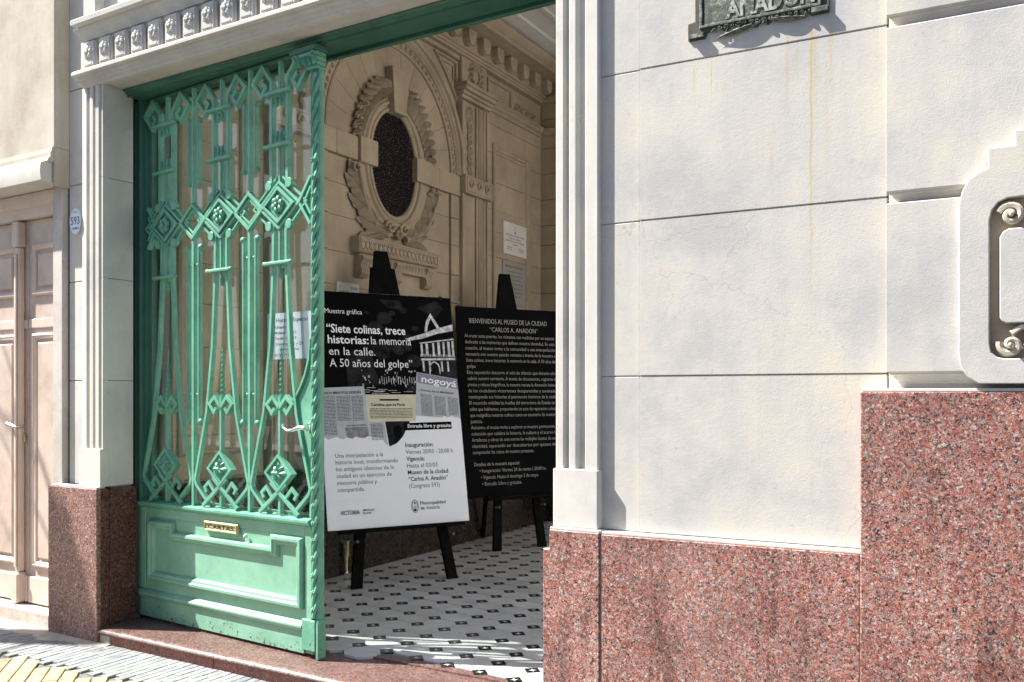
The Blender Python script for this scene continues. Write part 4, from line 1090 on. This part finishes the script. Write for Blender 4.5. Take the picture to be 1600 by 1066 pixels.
# newspaper cuttings
P1('newspaper_print', [(-.187, 1.39), (.14, 1.405), (.16, 1.02), (-.187, 1.0)], 'print_news', .0015)
P1('newspaper_print', [(.145, 1.345), (.54, 1.345), (.52, 1.15), (.15, 1.15)], 'print_cream', .0014)
P1('newspaper_print', [(.155, 1.15), (.275, 1.15), (.29, .98), (.16, 1.0)], 'print_news', .0015)
P1('photo_print', [(.28, 1.15), (.47, 1.15), (.44, 1.02), (.30, .97)], 'print_dark', .0015)
P1('photo_print', [(-.02, 1.11), (.145, 1.115), (.155, 1.02), (-.01, 1.01)], 'print_grey', .0018)
P1('newspaper_print', [(.556, 1.512), (.8835, 1.462), (.8835, 1.16), (.52, 1.19)], 'print_news', .0018)
P1('masthead_print', [(.562, 1.508), (.8835, 1.458), (.8835, 1.385), (.556, 1.432)], 'print_violet', .0021)
# torn white paper edge
tp_ = [(-.187, .60), (.8835, .60)]; x_ = .8835; ups = []
while x_ > .50: ups.append((x_, 1.170 + random.uniform(-.012, .014) - (.02 if x_ < .58 else 0))); x_ -= .022
ups += [(.49, 1.13), (.47, 1.10), (.44, 1.09), (.41, 1.04), (.38, 1.01), (.35, .985), (.32, .95), (.29, .94), (.28, .985), (.265, 1.00)]
x_ = .25
while x_ > -.187: ups.append((x_, 1.035 + random.uniform(-.010, .012))); x_ -= .022
ups.append((-.187, 1.03))
P1('torn_paper_print', tp_ + ups, 'poster_white', .0024)
PP(p1, fn1, 'caption_box', MB().poly([(.424, 1.082), (.803, 1.088), (.803, 1.142), (.424, 1.136)], -.0028, -.0024), 'poster_black')
mb = MB()
for s_, u_, z_, w_, h_, bo in (('Muestra gráfica', -.127, 1.930, .278, .050, .0), ('“Siete colinas, trece', -.122, 1.790, .600, .088, .018), ('historias:', -.118, 1.712, .305, .084, .018), ('la memoria', .205, 1.712, .312, .084, .0),
                         ('en la calle.', -.114, 1.628, .345, .084, .0), ('A 50 años del golpe”', -.114, 1.543, .628, .084, .0), ('Entrada libre y gratuita', .440, 1.102, .345, .036, .014)):
    mb.text(s_, u_, z_, w_, h_, -.0032, bo)
mb.text('nogoyá', .575, 1.440, .285, .072, -.0032, .016, rot=-.145)
mb.v = [(a + .012, b, c) for a, b, c in mb.v]
PP(p1, fn1, 'white_lettering', mb, 'ink_white')
mb = MB()
for s_, u_, z_, w_, h_, bo in (('Inauguración:', .421, .962, .222, .044, .018), ('Viernes 20/03 - 20:00 h', .421, .912, .373, .044, 0), ('Vigencia:', .421, .862, .142, .044, .018), ('Hasta el 03/03', .422, .813, .240, .044, 0),
                         ('Museo de la ciudad', .425, .765, .318, .044, .018), ('“Carlos A. Anadón”', .427, .717, .310, .044, .018), ('(Congreso 593)', .428, .668, .240, .044, 0),
                         ('Una interpelación a la', -.106, .902, .352, .042, 0), ('historia local, transformando', -.105, .856, .460, .042, 0), ('los antiguos silencios de la', -.105, .809, .425, .042, 0),
                         ('ciudad en un ejercicio de', -.104, .762, .405, .042, 0), ('memoria pública y', -.104, .714, .290, .042, 0), ('compartida.', -.103, .666, .196, .042, 0),
                         ('VICTORIA', -.094, .508, .140, .042, .008), ('#MiCiudad', .068, .527, .085, .020, .012), ('Querida', .068, .507, .062, .020, .012), ('Municipalidad', .503, .545, .200, .036, 0), ('de Victoria', .503, .510, .150, .036, 0),
                         ('Carolina que es Paula', .182, 1.262, .262, .030, .014), ('CINCO MINUTOS DESPUÉS', -.175, 1.345, .29, .024, .02), ('CINCO MINUTOS DESPUÉS', -.01, 1.118, .145, .014, .02), ('Crónica de LA MAÑANA', .575, 1.372, .27, .022, .014)):
    mb.text(s_, u_, z_, w_, h_, -.0030, bo, rot=(-.10 if s_.startswith('Cr') else (.03 if s_.startswith('CI') else 0)))
mb.ring((.461, .538), .024, .044, [(0, -.003), (.003, -.003)], 20); mb.ring((.461, .538), .018, .036, [(0, -.003), (.002, -.003)], 20); mb.disc((.461, .560), .006, .007, -.003, -.0028, 8)
mb.poly([(.460, .520), (.462, .520), (.462, .552), (.460, .552)], -.003, -.0028); mb.poly([(.446, .530), (.476, .530), (.476, .533), (.446, .533)], -.003, -.0028); mb.disc((.461, .512), .011, .008, -.003, -.0028, 8)
for (x0, x1, z0, z1, st, sl_) in ((-.17, -.08, 1.33, 1.05, .010, .03), (-.07, .03, 1.33, 1.15, .010, .03), (.04, .125, 1.33, 1.15, .010, .03), (.17, .50, 1.240, 1.165, .011, 0), (.17, .26, 1.13, 1.01, .010, 0), (.57, .66, 1.345, 1.19, .009, -.1), (.68, .77, 1.33, 1.19, .009, -.1), (.79, .87, 1.32, 1.19, .009, -.1)):
    z_ = z0
    while z_ > z1:
        x_ = x0
        while x_ < x1:
            l_ = min(random.uniform(.008, .03), x1 - x_); dz = (x_ - x0) * sl_; mb.add([(x_, -.0029, z_ + dz), (x_ + l_, -.0029, z_ + dz), (x_ + l_, -.0029, z_ + dz + st * .36), (x_, -.0029, z_ + dz + st * .36)], [(0, 1, 2, 3)]); x_ += l_ + .004
        z_ -= st
mb.poly([(.25, 1.300), (.40, 1.300), (.40, 1.312), (.25, 1.312)], -.0029, -.0028)
PP(p1, fn1, 'black_lettering', mb, 'ink_black')
PP(p1, fn1, 'portrait_print', MB().disc((.372, 1.075), .035, .045, -.0019, -.0016, 14), 'poster_black')

p2 = poster(fn2, E2, 'black welcome board with white paragraphs behind the door pier edge', -.315, .72, .458, 2.085, 'poster_black')
mb = MB()
mb.text('BIENVENIDOS AL MUSEO DE LA CIUDAD', -.19, 1.945, .78, .060, -.0012, -.002); mb.text('“CARLOS A. ANADÓN”', .005, 1.875, .485, .058, -.0012, -.002)
para = ['Al cruzar estas puertas, los visitantes son recibidos por un espacio', 'dedicado a las memorias que definen nuestra identidad. En esta', 'ocasión, el museo invita a la comunidad a una interpelación', 'necesaria con nuestro pasado reciente a través de la muestra «',
        'Siete colinas, trece historias: la memoria en la calle. A 50 años del', 'golpe', 'Esta exposición descorre el velo de silencio que durante años', 'cubrió nuestro territorio. A través de documentos, registros de', 'prensa y relatos biográficos, la muestra rescata la dimensión humana',
        'de los ciudadanos victorienses desaparecidos y asesinados,', 'restituyendo sus historias al patrimonio histórico de la ciudad.', 'El recorrido visibiliza las huellas del terrorismo de Estado en las', 'calles que habitamos, proponiendo un acto de reparación colectiva', 'que resignifica nuestras colinas como un escenario de memoria y', 'justicia.',
        'Asimismo, el museo invita a explorar su muestra permanente, una', 'colección que celebra la historia, la cultura y el acervo local.', 'Artefactos y obras de arte narran las múltiples facetas de nuestra', 'identidad, esperando ser descubiertos por quienes deseen', 'comprender las raíces de nuestro presente.']
for i, s_ in enumerate(para):
    full = .90; wd = full
    if i == 5: wd = .085
    if i == 14: wd = .115
    if i == 19: wd = .60
    mb.text(s_, -.243 + .0012 * i, 1.820 - .0523 * i, wd, .043, -.0012, -.006)
for s_, u_, z_, w_ in (('Detalles de la muestra especial:', -.212, .725, .44), ('• Inauguración: Viernes 20 de marzo | 20:00 hs.', -.165, .670, .66), ('• Vigencia: Hasta el domingo 3 de mayo.', -.155, .615, .57), ('• Entrada: Libre y gratuita.', -.145, .560, .385)):
    mb.text(s_, u_, z_, w_, .043, -.0012, -.005)
PP(p2, fn2, 'white_lettering', mb, 'ink_grey')
# spring clips
for fn, F0, s_, t_, lab in ((fn1, E1, .80, 2.092, 'small wire binder clip on the top edge of the photo poster'), (fn2, E2, -.29, 2.085, 'small wire binder clip on the corner of the black text board')):
    cpx = T('binder_clip', lab, 'clip', WF, (F0[0], F0[1], 2.0))
    mb = MB().box(s_ - .014, s_ + .014, -.006, .014, t_ - .018, t_ + .004); part('jaw', remap(mb, fn), 'ink_black', cpx)
    mb = MB().tube([(s_ - .010, -.004, t_ + .003), (s_ - .014, -.012, t_ + .030), (s_ - .004, -.014, t_ + .038), (s_ + .002, -.004, t_ + .004)], .0016, 5)
    mb.tube([(s_ + .004, .010, t_ + .003), (s_ + .012, .004, t_ + .036), (s_ + .018, .004, t_ + .028), (s_ + .012, .010, t_ + .003)], .0016, 5); part('handle', remap(mb, fn), 'chrome', cpx)

# ============================================================ WALL SIGNS INSIDE
sg_ = T('wall_plaque', 'white marble plaque with small crest and lines of text', 'plaque', VF, (8.10, 0, 2.86))
part('slab', MB().box(7.86, 8.33, -.018, .0, 2.70, 3.015), 'sign_white', sg_, .002)
mb = MB().ring((8.09, 2.965), .016, .022, [(0, -.0185), (.003, -.0185)], 12); mb.disc((8.09, 2.925), .012, .012, -.0187, -.0183, 10)
for s_, z_, w_, h_, u_ in (('MUNICIPALIDAD DE VICTORIA', 2.885, .38, .022, 8.09), ('CARLOS ANADÓN', 2.855, .22, .022, 8.09), ('MUSEO DE LA CIUDAD - HOMENAJE', 2.828, .38, .020, 8.09), ('10 DE MAYO', 2.80, .10, .018, 8.09), ('Intendente', 2.768, .10, .02, 7.97), ('Secretario', 2.768, .12, .02, 8.22), ('Municipal', 2.748, .09, .02, 7.97), ('de Cultura', 2.748, .1, .02, 8.22)):
    mb.text(s_, u_, z_, w_, h_, -.0186, .01, 'C')
part('lettering', mb, 'ink_black', sg_, smooth=False)
sg2 = T('wall_plaque', 'grey metal plaque below the white marble plaque', 'plaque', VF, (8.08, 0, 2.42))
part('plate', MB().box(7.85, 8.31, -.014, .0, 2.21, 2.635), 'sign_grey', sg2, .002)
mb = MB(); mb.text('MUNICIPALIDAD DE VICTORIA', 8.08, 2.575, .36, .026, -.0146, .012, 'C')
for i, wd in enumerate((.34, .36, .30, .36, .33, .36, .28)): mb.text('a la memoria de los vecinos de esta ciudad'[:34 + i], 8.08, 2.53 - i * .04, wd, .022, -.0146, .004, 'C')
part('lettering', mb, 'ink_black', sg2, smooth=False)
sg3 = T('wall_sign', 'small white sign on the tan wall left of the easel mast', 'sign', VF, (5.45, 0, 2.1))
part('plate', MB().box(5.36, 5.62, -.016, .0, 1.98, 2.155), 'sign_white', sg3, .002)
mb = MB(); mb.text('A', 5.39, 2.115, .016, .022, -.0166, .01); mb.text('ES OTRAS', 5.52, 2.112, .085, .024, -.0166, .012); mb.text('PARADAS', 5.39, 2.07, .15, .030, -.0166, .012)
part('lettering', mb, 'ink_black', sg3, smooth=False)

# ============================================================ BRONZE PLAQUE ON THE FACADE, HOUSE NUMBER
bp = T('bronze_plaque', 'weathered green bronze name plaque with ornate frame at top edge', 'plaque', WF, (-.83, Y, 2.64))
py0 = Y - .014
out_ = [(-1.096, 2.640), (-1.030, 2.640), (-1.024, 2.660), (-1.005, 2.664)] + [(-1.0 + i * .02, 2.668 + .010 * math.sin(i * 2.3) - .016 * math.exp(-((i - 8) / 3.) ** 2) + (.004 if i % 2 else -.003)) for i in range(17)] + [(-.665, 2.672), (-.650, 2.650), (-.588, 2.650), (-.586, 3.05), (-1.07, 3.05), (-1.07, 2.71), (-1.098, 2.705)]
part('frame', MB().poly(out_, py0, Y - .005), 'plaque_dark', bp, .002)
part('field', MB().box(-1.035, -.635, py0 - .004, py0 + .002, 2.686, 3.02), 'plaque_patina', bp, .002)
part('rim', MB().bar([(-1.045, 2.682), (-.620, 2.682), (-.620, 3.03), (-1.045, 3.03)], .012, py0 - .008, py0 + .002, True), 'plaque_patina', bp)
mb = MB()
mb.box(-1.09, -1.035, py0 - .012, py0 + .002, 2.645, 2.660); mb.box(-.646, -.592, py0 - .014, py0 + .002, 2.655, 2.672)
for i in range(15):
    u_ = -.985 + i * .023; mb.leaf((u_, 2.670), R(-150 + 120 * (i % 2) + (i * 37) % 40), .026, .007, py0, .008, 2); mb.scroll((u_ + .01, 2.668), .009, py0, .0030, 1.1, i, 1 if i % 2 else -1, n=12, h=.007)
mb.leaf((-.82, 2.662), R(190), .16, .010, py0, .009, 5); mb.leaf((-.80, 2.664), R(-6), .13, .010, py0, .009, 4)
part('ornament', mb, 'plaque_patina', bp)
mb = MB(); s_z = 2.697
v_, f_, bx_ = glyphs('ANADON', .03); sx_ = .315 / (bx_[1] - bx_[0])
mb.text('ANADON', -.952, s_z, .315, .085, py0 - .007, .03)
tmp = MB(); tmp.v = list(mb.v) + [(a, py0 - .003, c_) for a, b, c_ in mb.v]; nV = len(mb.v)
tmp.f = list(mb.f); tmp.m = list(mb.m); cnt = {}
for f1 in mb.f:
    for i in range(len(f1)):
        e_ = (f1[i], f1[(i + 1) % len(f1)]); cnt[e_] = 1
for (a, b) in cnt:
    if (b, a) not in cnt: tmp.f.append((a, b, b + nV, a + nV)); tmp.m.append(0)
tmp.text('CARLOS A.', -.94, 2.88, .29, .085, py0 - .02, .03)
part('lettering', tmp, 'plaque_letter', bp, smooth=False)
hn = T('house_number', 'oval white and blue enamel house number reading 593', 'number plate', LF, (-1.79, .055, 2.355))
part('plate', MB().disc((-1.79, 2.355), .060, .082, .047, .0545, 28), 'enamel_white', hn, .002)
part('rim', MB().ring((-1.79, 2.355), .055, .077, [(0, .0464), (.004, .0464)], 28), 'brass', hn)
mb = MB().text('593', -1.79, 2.335, .085, .068, .0462, .01, 'C'); mb.text('CONGRESO', -1.79, 2.305, .07, .02, .0462, .01, 'C'); mb.text('VICTORIA', -1.79, 2.405, .05, .014, .0462, .0, 'C')
part('lettering', mb, 'enamel_blue', hn, smooth=False)

# ============================================================ NEIGHBOURING HOUSE
nh = T('neighbour_house', 'beige stucco house on the left with moulded ledge over its doorway', 'house', LF, (-2.4, 0, -.1))
def H(name, mb, mat='plaster_house', bevel=0., **k): return part(name, mb, mat, nh, bevel, **k)
H('upper_wall', MB().box(-6.5, -1.862, -.04, .6, 2.79, 6), 'plaster_house', .004)
H('ledge_moulding', MB().polyu([(.1, 2.789), (-.048, 2.789), (-.052, 2.765), (-.058, 2.760), (-.058, 2.735), (-.075, 2.715), (-.080, 2.700), (.1, 2.700)], -6.5, -1.87), 'plaster_house')
H('ledge', MB().polyu([(.1, 2.699), (-.085, 2.699), (-.110, 2.688), (-.115, 2.640), (-.110, 2.585), (.1, 2.575)], -6.5, -1.885), 'plaster_trim')
H('upper_return', MB().box(-1.884, -1.8635, -.038, .5, 2.56, 2.789), 'plaster_house', .003)
H('door_jamb', MB().box(-1.975, -1.878, .02, .5, -.1, 2.573), 'render_strip', .004)
H('joint_filler', MB().box(-1.8775, -1.8605, .06, .4, -.1, 2.56), 'dark_gap')
H('door_jamb', MB().box(-4.6, -3.30, .0, .5, -.1, 2.573), 'render_strip', .004)
H('door_jamb', MB().box(-6.5, -4.61, .0, .5, -.1, 2.573), 'render_strip', .004)
H('lintel', MB().polyu([(.5, 2.572), (.04, 2.572), (.045, 2.50), (.07, 2.49), (.075, 2.43), (.5, 2.43)], -3.2999, -1.976), 'pink_trim')
H('sill', MB().box(-3.2999, -1.976, -.005, .5, -.15, -.010), 'rubble', .006)
nd = T('wooden_door', 'pale pink panelled double door of the neighbouring house', 'door', LF, (-2.4, .1, 0))
def ND(name, mb, mat='pink_paint', bevel=.004, **k): return part(name, mb, mat, nd, bevel, **k)
for u0, u1 in ((-2.380, -1.977), (-3.298, -2.386)):
    lf = ND('door_leaf', MB().box(u0, u1, .115, .16, -.005, 2.428))
    a, b = (u0 + .055, u1 - .02) if u0 > -2.5 else (u0 + .1, u1 - .11)
    for z0, z1, dp in ((1.945, 2.265, .0), (.235, 1.705, 0)):
        ND('panel_frame', MB().sweep([(a, z0), (b, z0), (b, z1), (a, z1)], [(0, .116), (0, .098), (.012, .092), (.020, .098), (.030, .102), (.038, .116)], True), 'pink_trim', 0)
        ND('panel', MB().box(a + .055, b - .055, .100, .116, z0 + .055, z1 - .055), 'pink_paint', .012)
    ND('leaf_rail', MB().box(u0 + .004, u1, .098, .1148, .0, .17), 'pink_trim', .006)
    ND('leaf_rail', MB().box(u0 + .004, u1, .104, .1148, 1.74, 1.80), 'pink_trim', .006)
ND('astragal', MB().box(-2.475, -2.425, .070, .1148, .19, 2.26), 'pink_trim', .010)
ND('astragal', MB().box(-2.465, -2.435, .058, .069, .22, 2.22), 'pink_trim', .008)
ND('astragal_foot', MB().box(-2.492, -2.412, .052, .1148, .0, .189), 'pink_trim', .010)
ND('astragal_cap', MB().box(-2.485, -2.415, .055, .1148, 2.261, 2.42), 'pink_trim', .008)
hd2 = ND('handle', MB().tube([(-2.412, .10, 1.115), (-2.412, .040, 1.115), (-2.445, .035, 1.125), (-2.50, .035, 1.135)], [.009, .009, .010, .012], 8), 'chrome', 0)
ND('key_plate', MB().ell((-2.412, .098, 1.045), (.012, .006, .03)), 'brass', 0)

# ============================================================ STREET BEHIND THE CAMERA AND A TREE TO THE LEFT
def house(x0, x1, h, label, y=-9.0):
    o = T('street_house', label, 'house', WF, ((x0 + x1) / 2, y, -.2), group='low houses across the street')
    part('wall', MB().box(x0, x1, y - 6, y, -.25, h), 'house_far', o)
    part('cornice', MB().box(x0, x1, y + .001, y + .25, h - .35, h - .1), 'plaster_trim', o, .02)
    n = int((x1 - x0) / 2.4)
    for i in range(n):
        c = x0 + (i + .5) * (x1 - x0) / n
        if i == n // 2: part('door', MB().box(c - .6, c + .6, y + .002, y + .05, -.2, 2.6), 'shutter', o, .01)
        else: part('window', MB().box(c - .55, c + .55, y + .002, y + .05, .8, 2.7), 'shutter', o, .01)
house(-16, -6.5, 4.6, 'low beige house across the street to the left'); house(-6.4, 4, 4.1, 'low beige house across the street facing the doorway'); house(4.1, 14, 4.9, 'low beige house across the street to the right')
flat('opposite_pavement', MB().box(-60, 60, -8.99, -7.2, -.30, -.12), 'kerb_stone', WF)
tr_ = T('street_tree', 'thin bare street tree on the pavement far left of the doorway', 'tree', WF, (-8.8, 2.1, -.1))
mb = MB(); lv = MB()
def branch(p, d, L_, r, lev):
    pts = [Vector(p)]; dd = Vector(d).normalized()
    for i in range(5):
        dd = (dd + Vector((random.uniform(-.16, .16), random.uniform(-.16, .16), random.uniform(-.02, .14)))).normalized(); pts.append(pts[-1] + dd * L_ / 5)
    mb.tube([tuple(q) for q in pts], [r * (1 - .11 * i) for i in range(6)], 6)
    if lev < 2:
        for k_ in range(2 if lev else 3):
            q = pts[random.choice((3, 4, 5))]; nd_ = (dd + Vector((random.uniform(-.9, .9), random.uniform(-.9, .9), random.uniform(-.1, .6)))).normalized(); branch(q, nd_, L_ * .62, r * .5, lev + 1)
    else:
        for k_ in range(5):
            q = pts[random.randint(3, 5)] + Vector((random.gauss(0, .12), random.gauss(0, .12), random.gauss(0, .1))); s_ = .045
            a = Vector((random.uniform(-1, 1), random.uniform(-1, 1), random.uniform(-1, 1))).normalized(); b = a.orthogonal().normalized()
            lv.add([q - a * s_, q + b * s_ * .45, q + a * s_, q - b * s_ * .45], [(0, 1, 2, 3)])
random.seed(11)
def back(fr, u, w_, z, t): x, y = fr.xy(u, w_); return (x - SUNV.x * t, y - SUNV.y * t, z - SUNV.z * t)
T0 = 6.55
top = [back(LF, -1.66, -.04, .12, T0), back(LF, -1.76, -.04, .42, T0), back(LF, -1.87, -.04, .62, T0)]
b0 = top[0]
mb.tube([(b0[0] - .05, b0[1], -.12), (b0[0] + .03, b0[1], 1.3), (b0[0] - .02, b0[1], 2.7), (b0[0] + .02, b0[1], 4.2)] + top + [back(LF, -1.99, -.04, .86, T0)], [.21, .18, .17, .16, .135, .105, .06, .02], 9)
mb.tube([top[1], back(LF, -1.74, -.04, .66, T0)], [.05, .018], 6)
f1 = back(LF, -2.30, .1, 1.02, T0 - .2); f2 = back(LF, -2.02, .1, .55, T0 - .1)
mb.tube([b0, f2, f1, (f1[0] - .3, f1[1] + .1, f1[2] + .6)], [.03, .02, .014, .008], 6)
f3 = back(LF, -2.12, .1, .40, T0 - .1); mb.tube([(b0[0], b0[1], b0[2] - .5), f3, (f3[0] - .5, f3[1] + .25, f3[2] + .5)], [.025, .014, .006], 6)
for st, dr in ((top[2], (-.9, -.3, .6)), (f1, (-1, .1, .5)), ((b0[0], b0[1], b0[2] - .3), (-.6, -.8, .5))): branch(st, dr, 1.1, .02, 1)
part('trunk', mb, 'bark', tr_); part('crown', lv, 'leaf_green', tr_, smooth=False)
